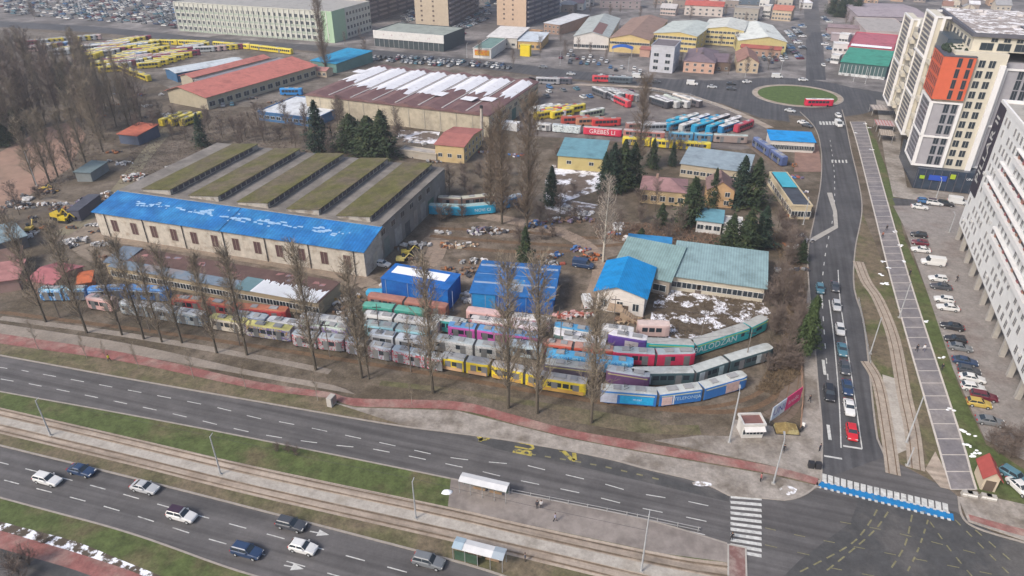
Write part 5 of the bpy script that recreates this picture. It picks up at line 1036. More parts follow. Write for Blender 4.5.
for i in range(2): regtree(('bush',i),4,(70+i,4,50,2.6,40,14,.08,.03,.03,.3),BARKD,TW2)
for i in range(2): regtree(('young',i),7,(80+i,7,60,1.7,22,8,.08,.3,.02),mat((.3,.27,.23),.9,.1),TWIG)
def conifer(seed,h,r,n,col=None,blunt=0):
    rnd=random.Random(seed); t=MB().tube([(0,0,-.1),(0,0,h*.95)],[h*.018+.08,.03],6); c=MB()
    for i in range(n):
        f=rnd.random()**1.25; f=1-(1-f)*1.0; z=h*(.08+.9*(rnd.random()**1.3)); q=1-(z/h); R_=r*((q**.8) if not blunt else min(1,(q*1.5)**.6)*(.3+.7*min(1,z/h*4)))*(1+.22*math.sin(z*2.3+seed)); a=rnd.uniform(0,2*PI); R_*=(1+.28*math.sin(a*2.6+z*1.1+seed)+.15*math.sin(a*5+seed*2)); rr=R_*rnd.uniform(.35,1.0)
        o=Vector((math.cos(a)*rr,math.sin(a)*rr,z-rr*.18)); d=Vector((math.cos(a),math.sin(a),-.25+rnd.uniform(-.3,.4))).normalized(); s=d.cross(Vector((0,0,1))).normalized()
        l=rnd.uniform(.35,.8)*(h/12)**.4; w=l*.45
        c.face([o-d*l*.6-s*w*.3,o-s*w,o+d*l,o+s*w]) if rnd.random()<.7 else c.face([o-s*w,o+s*w,o+Vector((0,0,l))+d*.2])
    return t,c
CV={}
FT=[mat((.035,.055,.025),.9,.5,.5,(.065,.075,.03),(.5,.65),.4),mat((.024,.044,.028),.9,.5,.5,(.05,.06,.03),(.52,.65),.4),mat((.05,.075,.028),.9,.4,.5)]
for i in range(3):
    t,c=conifer(100+i,14,[4.3,3.8,4.8][i],[2000,1700,2300][i]); CV[i]=(14,t.mesh('trunk',BARKD),c.mesh('crown',FT[i%2]))
t,c=conifer(110,8,2.2,2200,None,1); CV['thuja']=(8,t.mesh('trunk',BARKD),c.mesh('crown',FT[2]))
t,c=conifer(111,9,4.0,3000,None,1); CV['round']=(9,t.mesh('trunk',BARKD),c.mesh('crown',FT[0]))
def tree(kind,v,base,h,label,grp=None,name=None,wide=1.0,xy=None):
    D=TV if kind!='conifer' else CV; H,t,c=D[(kind,v)] if kind!='conifer' else D[v]
    p=P(*base) if xy is None else xy; nm=name or {'poplar':'poplar_tree','wood':'bare_tree','tallpoplar':'poplar_tree','birch':'birch_tree','bush':'bare_bush','young':'young_tree','conifer':'conifer_tree'}[kind]
    o=empty(nm,(p.x,p.y,0),random.uniform(0,6.28),label,'tree' if kind!='bush' else 'bush',grp); s=h/H; o.scale=(s*wide,s*wide,s)
    link('trunk',t,o); link('crown',c,o); return o
random.seed(21)
fp=[(46,322,'leftmost of the bare poplars in front of the trams',250),(87,333,'bare poplar before the gap between the pale blue and bright blue trams',None),(122,335,'bare poplar before the pink tram car',None),(144,339,'bare poplar before the left end of the grey and white tram',None),(162,342,'bare poplar before the middle of the grey and white tram',None),(182,343,'bare poplar before the right end of the grey and white tram',None),(217,353,'bare poplar before the cream tram car',None),(247,355,'bare poplar before the white car with yellow roof',None),(316,370,'dark bare poplar before the red graffiti tram',None),(362,378,'bare poplar with several stems before the silver tram',None),(433,393,'thick bare poplar just left of the yellow trams',None),(508,408,'bare poplar between the two yellow trams',None),(537,413,'bare poplar before the right yellow tram',None),(591,423,'bare poplar just left of the long blue advertising tram',None)]
for i,(x,y,l,t_) in enumerate(fp):
    h=[24,25,20,23,19,22,22,24,27,25,28,30,31,26][i]; tree('poplar',i%4,(x,y),h,l,'bare poplars along the tram rows')
tree('poplar',1,(369,379),16,'thinner second stem beside the many-stemmed poplar','bare poplars along the tram rows'); tree('young',0,(411,368),12,'very thin bare tree between the poplars before the silver tram','bare poplars along the tram rows')
for i,(x,y) in enumerate([(527,229),(502,224),(491,214)]): tree('tallpoplar',i%2,(x,y),hat((x,y),[98,112,128][i])-0,['tallest slender bare poplar, in the middle of the photo beside the blue tram car','tall slender bare poplar crossing the teal-blue tram, middle one of the three','shorter slender bare poplar, left of the two tallest'][i],'tall slender poplars',wide=1.35)
tree('tallpoplar',1,(638,168),hat((638,168),78),'tall slender bare poplar rising through the northern tram rows','tall slender poplars',wide=1.35)
tree('tallpoplar',0,(326,72),hat((326,72),0),'tall bare poplar in front of the teal-blue workshop at the top','tall slender poplars',wide=1.35)
tree('birch',0,(603,262),hat((603,262),180),'pale-trunked bare tree behind the blue gable house')
for i,(x,y) in enumerate([(39,350),(87,359),(108,362),(139,369),(194,379),(246,389),(318,401),(412,405)]): tree('young',i%2,(x,y),[7,6,5,6,7,6,7,5][i],['young bare tree at the far left of the cycle path','young bare tree before the second stretch of the cycle path','thin young tree beside the yellow-clad cyclist','young bare tree on the verge below the fourth poplar','young bare tree on the verge left of the middle poplars','young bare tree on the verge below the yellow-roofed car','young bare tree beside the small grey box on the verge','thin young tree by the cycle path before the yellow trams'][i],'young trees along the cycle path')
# bare wood on the left
wood=[(36,185,150,'one of the tall bare trees at the lower edge of the wood before the clay field'),(50,183,150,''),(58,177,140,''),(75,175,135,''),(87,167,130,''),(103,152,120,'')]
for i,(x,y,t_,l) in enumerate(wood): tree('poplar',i%4,(x,y),22+random.uniform(-2,3),'tall bare tree standing between the clay field and the depot yard','tall bare trees beside the clay field',wide=1.2)
n=0
def inpoly(x,y,pts):
    r=False;j=len(pts)-1
    for i in range(len(pts)):
        a,b=pts[i],pts[j]
        if (a[1]>y)!=(b[1]>y) and x<(b[0]-a[0])*(y-a[1])/(b[1]-a[1])+a[0]: r=not r
        j=i
    return r
reg=[(-30,72),(30,60),(60,72),(95,78),(118,95),(140,112),(150,130),(132,135),(112,130),(100,148),(84,140),(72,120),(44,128),(0,150),(-40,160)]
k=0
while k<95:
    x=random.uniform(-30,150); y=60+100*random.random()**.8
    if inpoly(x,y,reg): tree('poplar' if k%3 else 'wood',k%4,(x,y),random.uniform(16,25),'bare tree in the dense brownish wood on the left','bare trees of the left wood'); k+=1
k=0
while k<34:
    x=random.uniform(-30,110); y=random.uniform(45,95)
    if inpoly(x,y,[(-30,45),(40,52),(75,75),(105,92),(40,75),(-30,80)]): tree('wood',k%4,(x,y),random.uniform(9,14),'bare tree at the far edge of the left wood, towards the bus depot','bare trees at the far edge of the wood'); k+=1
for i,(x,y,h,v) in enumerate([(62,86,12,'round'),(72,84,12,'round'),(80,88,11,'round'),(68,95,11,'round'),(56,90,11,1),(12,135,9,'round'),(22,128,9,'round'),(6,145,8,'round')]): tree('conifer',v,(x,y),h,'dark evergreen among the bare trees below the bus depot' if i<5 else 'dark evergreen at the left edge before the clay field','evergreens in the left wood' if i<5 else 'evergreens at the left edge')
# conifers of the yard
for i,(x,y,t_,v,l,w) in enumerate([(525,268,226,0,'slim dark conifer behind the second blue tarpaulin shelter',.8),(612,192,143,1,'leftmost tall conifer of the big clump beside the pinkish-roofed house',1.0),(622,190,140,2,'tall conifer in the middle of the big clump beside the pinkish-roofed house',1.0),(632,186,142,0,'rightmost tall conifer of the big clump beside the pinkish-roofed house',1.0),(604,190,152,1,'lower conifer at the left foot of the big clump',1.0),(652,168,138,0,'conifer left of the pair behind the pinkish-roofed house',.9),(672,166,142,1,'conifer right of the pair behind the pinkish-roofed house',.9),(690,224,177,2,'broad dark conifer in front of the orange-tan gabled house, left of it',1.15),(712,206,168,0,'slim conifer directly behind the orange-tan gabled house',.7),(738,206,156,1,'tall conifer right of the orange-tan gabled house',1.1),(752,207,158,0,'rightmost tall conifer before the pavilion',1.1),(729,250,214,2,'left conifer of the lower group beside the workshop roof',1.15),(745,252,210,0,'middle conifer of the lower group beside the workshop roof',1.2),(760,248,206,1,'right conifer of the lower group beside the workshop roof',1.15),(551,205,166,1,'dark blue-green spruce beside the snowy patch',1.0),(661,224,203,0,'small conifer below the pinkish-roofed house',1.2),(320,152,100,1,'dark conifer at the left foot of the snow-covered hall',1.1),(370,156,116,'round','broad dark evergreen before the wall of the snow-covered hall, left',1.0),(384,158,110,0,'pointed evergreen before the wall of the snow-covered hall',1.3),(352,150,114,'round','rounded evergreen before the wall of the snow-covered hall, far left',1.0),(203,147,113,1,'lone dark conifer left of the blue store with snowy roof',1.0),(803,356,296,'thuja','tall green thuja beside the right road',.55),(641,240,228,'round','low evergreen bush right of the pale-trunked tree',.9),(800,262,240,2,'small conifer beside the tracks left of the right road',1.0)]):
    tree('conifer',v,(x,y),max(2.5,hat((x,y),t_)),l,'conifers of the depot',wide=w)
for i in range(4): tree('conifer','round',(832+i*8,14+i%2*3),13,'dark evergreen of the clump at the top right of the north road','evergreens at the top right')
for i,(x,y) in enumerate([(140,118),(160,125),(172,135),(186,140),(220,150),(232,128),(246,138),(262,135),(280,140),(296,148),(340,150),(400,138),(330,160),(240,145),(410,120),(428,118),(440,116),(600,235),(618,236),(655,232),(668,238),(680,236),(640,222),(575,222),(560,215),(540,220),(700,195),(668,150),(700,165),(640,205),(655,212),(590,150),(780,370),(785,355),(775,335),(465,190),(450,195),(480,178),(470,200),(20,215),(40,200),(5,225),(500,190),(510,175),(765,240),(775,300)]): tree('wood' if i%3==0 else 'bush',i%4 if i%3==0 else i%2,(x,y),random.uniform(7,10) if i%3==0 else random.uniform(3,5),'leafless brown scrub growing between the depot buildings','leafless scrub of the depot',name='bare_tree' if i%3==0 else None,wide=1.2)
for i,(x,y) in enumerate([(565,60),(578,52),(590,57),(606,62),(560,45),(513,68),(540,58),(700,70),(728,75),(745,78),(768,70),(680,70),(675,48),(720,48),(735,50),(765,48),(480,60),(365,58),(360,40),(345,45),(655,12),(690,22),(725,18),(745,25),(640,20),(620,14),(590,14),(610,18),(575,16),(800,14),(810,8),(850,32),(845,27),(870,8),(530,10),(540,6),(555,14),(570,22),(35,20),(33,16),(60,8),(50,12)]): tree('wood',i%4,(x,y),random.uniform(6,11),'bare tree between the houses of the town beyond the far road','bare trees of the town')
for i,(x,y) in enumerate([(990,445),(1002,440),(1012,448),(1020,442),(998,455),(1010,458)]): tree('bush',i%2,(x,y),2.8,'leafless bush in the corner below the parking lot','leafless bushes below the parking lot',wide=1.3)
for i,(x,y) in enumerate([(42,474),(14,572),(30,566),(22,580),(278,452),(288,453),(296,456)]): tree('bush',i%2,(x,y+ (0 if i else 70)),1.6 if i>3 or i==0 else 3,'leafless little bush on the grass strip' if i>3 or i==0 else 'brown bush in the bottom left corner','bushes of the boulevard',wide=1.2)
for i in range(46):
    x=random.uniform(135,420); y=112+ (x-135)*.12*random.random()+random.uniform(0,28)
    if inpoly(x,y,[(130,112),(170,122),(230,130),(255,120),(300,120),(345,112),(400,112),(430,128),(400,158),(300,150),(225,140),(150,172),(128,165)]): tree('wood',i%4,(x,y),random.uniform(6,11),'bare tree in the belt between the moss-roofed shed and the northern sheds','bare trees behind the moss-roofed shed',wide=1.2)
# scrub and litter under the trees (nobody could count them)
def litter(name,pp,n,m,s0,s1,h,label,cat,seed):
    rnd=random.Random(seed); q=MB(); xs=[a[0] for a in pp]; ys=[a[1] for a in pp]; k=0
    while k<n:
        x=rnd.uniform(min(xs),max(xs)); y=rnd.uniform(min(ys),max(ys))
        if not inpoly(x,y,pp): continue
        p=P(x,y); k+=1; s=rnd.uniform(s0,s1)
        for j in range(3):
            d=Vector((rnd.uniform(-1,1),rnd.uniform(-1,1),rnd.uniform(.3,1)*h)).normalized()*s; w=Vector((rnd.uniform(-1,1),rnd.uniform(-1,1),0)).normalized()*s*.12
            q.face([p-w,p+w,p+d])
    o=q.build(name,m); o['kind']='stuff'; o['label']=label; o['category']=cat
litter('undergrowth',[(-30,75),(60,72),(120,100),(150,130),(110,150),(80,175),(40,200),(30,190),(85,140),(70,118),(0,148),(-30,155)],5000,TW2,.3,1.0,.9,'brown leafless undergrowth below the trees of the left wood','undergrowth',1)
litter('undergrowth',[(590,222),(700,225),(740,250),(720,246),(625,242),(600,240)],1600,mat((.2,.13,.09),.95,.2),.4,1.2,.8,'reddish brown undergrowth behind the workshops','undergrowth',2)
litter('undergrowth',[(0,300),(300,345),(600,405),(740,420),(600,425),(430,395),(200,362),(0,325)],3500,mat((.15,.13,.09),.95,.2),.15,.4,.5,'dry tufts on the strip of ground before the tram rows','undergrowth',3)
litter('undergrowth',[(657,290),(765,300),(770,320),(700,338),(650,335)],1500,mat((.12,.09,.06),.95,.2),.3,.8,.8,'dark dry weeds standing in the snowy garden','undergrowth',4)
litter('undergrowth',[(130,112),(230,110),(260,125),(330,140),(300,155),(220,140),(150,180),(120,185),(130,150)],6000,TW2,.25,.8,.9,'brown leafless undergrowth behind the moss-roofed shed','undergrowth',5)
litter('grass',[(0,393),(450,480),(450,505),(105,431),(0,407)],5000,mat((.12,.14,.045),.95,.2),.08,.22,1,'short grass tufts on the strip between the upper carriageway and the tram tracks','grass',6)
litter('grass',[(0,500),(230,570),(160,580),(0,526)],4000,mat((.10,.13,.04),.95,.2),.08,.2,1,'short grass tufts on the strip below the lower carriageway','grass',7)
litter('undergrowth',[(770,230),(800,240),(806,300),(800,375),(775,395),(755,390),(782,350),(790,290)],4500,mat((.15,.11,.07),.95,.25),.3,.9,.9,'brown brush along the depot boundary beside the right road','undergrowth',8)
litter('undergrowth',[(400,215),(600,222),(600,240),(560,260),(440,235)],1500,mat((.13,.10,.07),.95,.25),.15,.5,.8,'low dry weeds on the central yard','undergrowth',9)
for i in range(44):
    if i<26: x,y=random.uniform(768,802),random.uniform(225,372)
    else: x,y=random.uniform(440,700),random.uniform(150,245)
    tree('bush',i%2,(x,y),random.uniform(2.5,4.5),'leafless bush in the tangled brush beside the right road' if i<26 else 'leafless bush growing among the central yard buildings','brush beside the right road' if i<26 else 'bushes of the central yard',wide=1.3)
for i in range(10): tree('wood',i%4,(random.uniform(768,798),random.uniform(215,365)),random.uniform(7,10),'slender bare tree in the brush beside the right road','bare trees beside the right road')
# scrap piles
def pile(x,y,rx,ry,n,cols,label,smin=.3,smax=1.5,seed=0,name='scrap_pile',cat='scrap pile',hh=1.2):
    rnd=random.Random(seed or int(x*7+y)); p=P(x,y); q=MB()
    for i in range(n):
        a=rnd.uniform(0,2*PI); r=rnd.random()**.6; cx=math.cos(a)*rx*r; cy=math.sin(a)*ry*r; z=hh*(1-r)*rnd.random(); sx,sy,sz=rnd.uniform(smin,smax)/2,rnd.uniform(smin,smax)*.3,rnd.uniform(.1,.35)
        M=Matrix.Translation((cx,cy,z+.25))@Matrix.Rotation(rnd.uniform(0,PI),4,'Z')@Matrix.Rotation(rnd.uniform(-.5,.5),4,'X'); q.box(-sx,sx,-sy,sy,-sz,sz,rnd.randrange(len(cols)),M=M)
    o=q.build(name,[mat(c,.9,.2,1.5) for c in cols],None,(p.x,p.y,0)); return tag(o,label,cat,'scrap and material heaps' if name=='scrap_pile' else 'loose pieces lying about the depot')
Wc=(.55,.54,.53);Bc=(.2,.13,.09);Dc=(.06,.06,.07);Rc=(.35,.1,.07);Blc=(.06,.15,.35);Gc=(.25,.25,.25);Vc=(.16,.13,.2)
for a in [(134,178,4.5,3.5,70,[Wc,Gc,Bc,Rc,Wc],'heap of white and grey scrap behind the corner of the big shed'),(108,196,3,3,26,[Wc,Gc,Bc],'white upright scrap pieces at the back corner of the blue-tarped roof'),(84,203,3,4,50,[Wc,Vc,Gc,Dc],'white and violet scrap right of the slate-grey container'),(20,207,5,3,40,[Gc,Dc,Bc,Wc],'dark scrap along the left edge of the yard'),(26,236,3,3,30,[Wc,Gc,Wc],'white scrap beside the pale blue-roofed store'),(46,192,4,2,24,[Bc,(.4,.25,.08),Dc],'rusty heap beside the lamp of the clay field'),(75,243,4,3,30,[Wc,Dc,Gc],'white and dark junk above the orange-red hut'),(415,246,4,2,26,[Wc,Wc,Gc],'white bags along the edge of the gravel yard'),(487,232,6,2.5,60,[Vc,Wc,Dc,Gc,Bc],'long heap of violet and white scrap before the slim poplars'),(462,246,5,1.5,24,[(.4,.27,.18),Wc,(.45,.4,.3)],'row of timber and pale blocks on the gravel yard'),(474,262,4,1.2,18,[Wc,Bc,Gc],'pale planks just behind the wide blue tarpaulin shelter'),(540,226,4,2,20,[Blc,Dc],'blue skip-like heap right of the tallest poplar'),(572,221,7,2,50,[Wc,Bc,Vc,Bc],'dark heap with snow below the snowy patch'),(590,258,4,2,26,[Bc,(.4,.13,.05),Dc],'rusty heap beside the pale-trunked tree'),(470,296,3,2.5,30,[Wc,(.4,.33,.22),Gc],'pale junk between the deep blue hall and the wide blue shelter'),(340,300,6,2.5,60,[Bc,Dc,(.35,.22,.08),Wc],'brown junk between the long shed and the deep blue hall'),(355,312,5,2,40,[Wc,Dc,Bc],'white and brown junk left of the brown-red tram roofs'),(573,316,5,1.2,36,[(.5,.3,.28),Wc,Rc],'row of reddish and white bins behind the white-roofed trams'),(632,322,4,1.5,24,[(.4,.3,.2),Bc],'timber pile below the stairs of the gable house'),(700,224,3,2,16,[Dc,Gc],'dark junk left of the small white building'),(800,240,3,3,16,[Gc,Dc,Wc],'loose pieces beside the pavilion'),(556,256,2,1,8,[Wc,Blc],'small white and blue thing beside the slim conifer'),(545,264,4,1.5,16,[Wc,Gc],'snowy heap right behind the blue tarpaulin shelter'),(380,250,5,3,20,[Bc,Gc,(.35,.3,.1)],'loose stuff along the right wall of the moss-roofed shed'),(497,108,4,3,30,[Dc,Wc,Gc],'parked odds and ends right of the maroon roof'),(950,372,2,1,0,[Gc],'')]:
    if a[4]: pile(*a[:6],a[6])
rd=random.Random(9)
for i,(x,y) in enumerate([(890,268),(883,262),(882,275),(928,322),(941,357),(884,284),(950,410),(962,430),(968,446),(972,436),(973,455),(976,452),(895,232),(872,150),(855,133),(865,124),(870,128),(900,246),(905,262),(887,283)]):
    p=P(x,y); q=MB(); 
    for j in range(4): 
        s=rd.uniform(.2,.5); cx,cy=rd.uniform(-.6,.6),rd.uniform(-.5,.5); q.loft([[(cx+s*w_*math.cos(t*PI/3.5),cy+s*.7*w_*math.sin(t*PI/3.5),z_) for t in range(7)] for w_,z_ in((1,0),(.8,.07),(.3,.12))])
    o=q.build('snow_pile',SNOW,None,(p.x,p.y,.1)); tag(o,'small heap of old white snow on the grass along the slab promenade','snow heap','snow heaps along the promenade')
for x,y,l in((447,493,'white snow heap left of the upper tram shelter'),):
    p=P(x,y); q=MB(); rx=.9
    q.loft([[(rx*w_*(1+.15*math.sin(t*2))*math.cos(t*PI/6),rx*.6*w_*math.sin(t*PI/6),z_) for t in range(12)] for w_,z_ in((1,0),(.85,.2),(.4,.4))]); tag(q.build('snow_pile',SNOW,None,(p.x,p.y,.14)),l,'snow heap')
# ------------------------------------------------------------ street furniture
def lamp(x,y,topy,label,grp,arm=1.6,r=.11,tilt=0,az=None,dbl=False,ins=None):
    h=max(3,hat((x,y),topy)); p=P(x,y); az=R(74) if az is None else R(az); o=empty('tram_mast' if grp and 'mast' in grp else 'street_lamp',(p.x,p.y,.1),az,label,'mast' if grp and 'mast' in grp else 'street lamp',grp)
    MB().tube([(0,0,0),(0,0,h)],[r*1.3,r*.8],8,cap=True).build('pole',STEEL,o); MB().box(-.3,.3,-.3,.3,0,.12).build('base',CONC,o)
    if arm:
        for s in ((1,-1) if dbl else (1,)): MB().tube([(0,0,h-.1),(s*arm,0,h+.15)],.06,5).build('arm',STEEL,o); 
        if grp and 'mast' in grp: pass
        else: MB().box(arm-.1,arm+.7,-.15,.15,h+.08,h+.22).build('lamp_head',GRY,o)
    return o
g='tram masts of the boulevard'
lamp(51,436,401,'tram mast at the far left between the tracks and the upper carriageway',g,.7); lamp(221,475,437,'second tram mast from the left, on the pale track bed',g,.7); lamp(416,519,482,'third tram mast from the left, on the pale track bed before the upper shelter',g,.7); lamp(641,572,515,'rightmost tram mast of the boulevard, below the platform',g,.7)
lamp(729,443,393,'tall pole standing left of the white kiosk','street lamps of the crossing',1.2,.14); lamp(870,354,318,'pole on the grass beside the tram loop','poles of the tram loop',0); lamp(906,443,397,'tall pole between the tram loop and the promenade','poles of the tram loop',0,.13); lamp(899,318,282,'pole leaning over the promenade near its middle','poles of the tram loop',0); lamp(773,484,440,'dark pole on the corner beside the zebra crossing',None,1); lamp(936,198,180,'pale pole before the glass shop front','street lamps of the lot',1); lamp(949,233,215,'lamp beside the entrance of the white block','street lamps of the lot',1); lamp(37,186,152,'lamp on the edge of the clay field','lamps of the clay field',1,.1); lamp(907,466,448,'short pole at the foot of the tram loop','poles of the tram loop',0); lamp(803,225,200,'leaning post beside the traffic island',None,.8)
for i,(x,y) in enumerate([(853,82),(865,84),(888,86),(780,76),(745,78),(628,72),(560,66),(467,58)]): lamp(x,y,y-14,['street lamp before the green showroom, left','street lamp before the green showroom, middle','street lamp before the green showroom, right','street lamp at the far edge of the roundabout','street lamp beside the beige gabled house','street lamp under the blue canopy','street lamp before the white gabled hall','street lamp beside the white shop with the sign panel'][i],'street lamps of the far road',1.2)
def shelter(A,B,label,end=None):
    a,b,rz,W=frame_from(A,B); o=empty('tram_shelter',(a.x,a.y,.15),rz,label,'shelter','tram stop shelters'); n=7
    q=MB(); q.loft([[(0,y,z) for y,z in((-1.0,2.5),(0,2.72),(1.0,2.5),(1.0,2.58),(0,2.8),(-1.0,2.58))],[(W,y,z) for y,z in((-1.0,2.5),(0,2.72),(1.0,2.5),(1.0,2.58),(0,2.8),(-1.0,2.58))]]); r=q.build('roof',mat((.6,.6,.6),.6,.08),o)
    if end:
        MB().prism([(-1.03,2.6),(0,2.83),(1.03,2.6),(1.03,2.64),(0,2.87),(-1.03,2.64)],.0,W*.2,axis='x').build('roof_panel',mat((.33,.42,.48),.5,.1),r); MB().prism([(-1.03,2.6),(0,2.83),(1.03,2.6),(1.03,2.64),(0,2.87),(-1.03,2.64)],W*.78,W,axis='x').build('roof_panel',mat((.33,.38,.42),.5,.1),r)
    for k in range(5):
        for y in(-.9,.9): MB().tube([(W*k/4+(.1 if k==0 else -.1 if k==4 else 0),y,0),(W*k/4+(.1 if k==0 else -.1 if k==4 else 0),y,2.5)],.05,5).build('post',GRY,o)
    MB().box(.3,W-.3,.8,.86,.4,2.2).build('back_panel',mat((.07,.12,.09),.3,.3,1),o) if not end else MB().box(.3,W*.5,-.9,-.84,.2,2.0).build('back_panel',mat((.05,.09,.06),.3,.3,1),o)
    for k in(.25,.6): MB().box(W*k,W*k+2,.2,.6,.4,.5).build('bench',mat((.3,.2,.12),.8,.1),o)
    return o
shelter((461,489),(508,500),'long white-roofed shelter beside the upper carriageway'); shelter((455,555),(505,568),'white-roofed shelter with grey roof ends beside the lower carriageway',1)
p=P(737,562); o=empty('red_paved_island',(p.x,p.y,0),R(-105),'raised red paved island beside the lower end of the zebra','traffic island'); MB().box(-2.6,7,-1.1,1.1,0,.16).build('paving',mat((.2,.11,.1),.9,.25,1,(.24,.18,.16),(.45,.6),.5),o); MB().box(-2.8,7.2,-1.35,-1.1,0,.18).box(-2.8,7.2,1.1,1.35,0,.18).box(-2.85,-2.6,-1.1,1.1,0,.18).build('kerb',CONC,o)
p=P(332,405); o=empty('signal_box',(p.x,p.y,.12),R(70),'small grey box on the verge right of the young trees','cabinet'); MB().box(-.8,.8,-.5,.5,0,1.9).build('housing',mat((.4,.38,.35),.8,.1),o); MB().box(-.3,.9,-.56,-.5,.3,1.7).build('door',mat((.3,.22,.2),.8,.1),o)
for x,y,l in((966,496,'leftmost pale concrete block at the end of the promenade'),(971,497,'second pale concrete block at the end of the promenade'),(985,499,'pale concrete block before the red-roofed hut'),(990,500,'bluish concrete block before the red-roofed hut')):
    p=P(x,y); o=empty('concrete_block',(p.x,p.y,.16),R(-16),l,'concrete block','concrete blocks at the promenade end'); MB().prism([(-.8,0),(.8,0),(.7,.8),(-.7,.8)],-.35,.35,axis='y').build('block',CONC,o); MB().box(-.68,.68,-.36,-.34,.3,.6).build('stripe',WHT,o)
p=P(990,482); o=empty('statue',(p.x,p.y,.15),0,'pale green pointed statue-like shrub beside the red-roofed hut','statue'); MB().tube([(0,0,0),(0,0,.8),(.1,0,2),(0,0,3.2)],[.5,.6,.45,.05],7).build('figure',mat((.3,.42,.28),.9,.2),o); MB().box(-.7,.7,-.7,.7,0,.3).build('base',CONC,o)
p=P(814,468); o=empty('cargo_bins',(p.x,p.y,.15),R(-10),'pair of dark litter bins at the corner before the zebra','bin'); MB().box(-1,-.1,-.4,.4,0,1.1).build('bin',DK,o); MB().box(.1,1,-.4,.4,0,1.1).build('bin',DK,o)
p=P(786,431); o=empty('sand_box',(p.x,p.y,.1),R(-5),'ochre covered stall beside the banner and the scooter','stall'); MB().prism([(-2,0),(2,0),(1.8,.7),(0,1.0),(-1.8,.7)],-1.1,1.1,axis='y').build('cover',mat((.25,.18,.07),.9,.3,1,(.35,.3,.15),(.5,.6),.5),o); MB().box(-2.1,2.1,-1.2,1.2,0,.15).build('base',DK,o)
p=P(801,431); o=empty('motor_scooter',(p.x,p.y,.15),R(50),'dark scooter with white front leaning beside the ochre stall','scooter'); MB().prism([(-.9,.35),(.5,.3),(.8,1.0),(.6,1.05),(.35,.5),(-.2,.55),(-.9,.85)],-.2,.2,axis='y').build('body',DK,o); MB().box(.45,.75,-.25,.25,.6,1.3).build('shield',WHT,o)
for wx in(-.65,.75): q=MB(); q.loft([[(wx+.25*math.cos(t*PI/5),y,.25+.25*math.sin(t*PI/5)) for t in range(10)] for y in(-.06,.06)]); q.build('wheel',BLK,o)
for i,(x,y) in enumerate([(914,100),(892,107),(896,114),(886,118),(905,128)]): 
    pass
# market parasols / kiosks on the plaza between promenade and complex
for i,(x0,y0,x1,l) in enumerate([(871,116,893,'flat pale canopy with a grid on the plaza, farthest'),(875,132,893,'canopy with reddish strips on the plaza, middle'),(878,142,892,'low pale deck on the plaza, nearest')]):
    a,b,rz,W=frame_from((x0,y0),(x1,y0+1.5)); o=empty('plaza_canopy',(a.x,a.y,.15),rz,l,'canopy','canopies on the plaza'); MB().box(0,W,0,7,2.6,2.8).build('cover',mat([(.42,.38,.35),(.45,.36,.36),(.4,.35,.3)][i],.9,.15,1),o)
    for k in range(6): MB().box(W*k/6,W*k/6+.2,-.05,7.05,2.8,2.9).build('beam',mat([(.25,.2,.2),(.4,.1,.1),(.3,.25,.2)][i],.9,.1),o)
    for xx in(.2,W-.3):
        for yy in(.2,6.6): MB().box(xx,xx+.15,yy,yy+.15,0,2.6).build('post',GRY,o)
# construction machines
def digger(x,y,rz,col,label,s=1.0):
    p=P(x,y); o=empty('excavator',(p.x,p.y,0),R(rz),label,'excavator','yellow machines in the yard'); o.scale=(s,s,s); m=mat(col,.5,.15,1)
    for sy in(-1,1): MB().prism([(-1.8,0),(1.8,0),(2.1,.45),(1.8,.9),(-1.8,.9),(-2.1,.45)],sy*1.1-.3,sy*1.1+.3,axis='y').build('track',BLK,o)
    MB().box(-2,1,-1.2,1.2,.95,2.0).build('body',m,o); MB().prism([(0,2.0),(1.2,2.0),(1.0,3.1),(.1,3.1)],.1,1.1,axis='y').build('cab',GLASS,o); MB().tube([(1,-.4,1.6),(3,-.4,3.8),(4.6,-.4,2.4)],[.25,.25,.15],5).build('boom',m,o); MB().prism([(4.2,1.4),(5,1.4),(4.9,2.4),(4.3,2.4)],-.9,.1,axis='y').build('bucket',DK,o); return o
digger(60,219,-20,(.5,.36,.03),'bigger yellow excavator at the foot of the slate-grey container'); digger(66,222,-10,(.55,.42,.02),'bright yellow loader right below the bigger excavator',.8); digger(31,231,100,(.5,.36,.08),'orange-yellow machine beside the white scrap at the left',.7); digger(407,255,10,(.5,.4,.08),'yellow machine farther from the white car beside the big shed',.7); digger(402,262,0,(.5,.42,.15),'pale yellow machine nearer the deep blue hall',.7)
digger(46,190,0,(.45,.33,.06),'dull yellow machine beside the lamp of the clay field',.5)
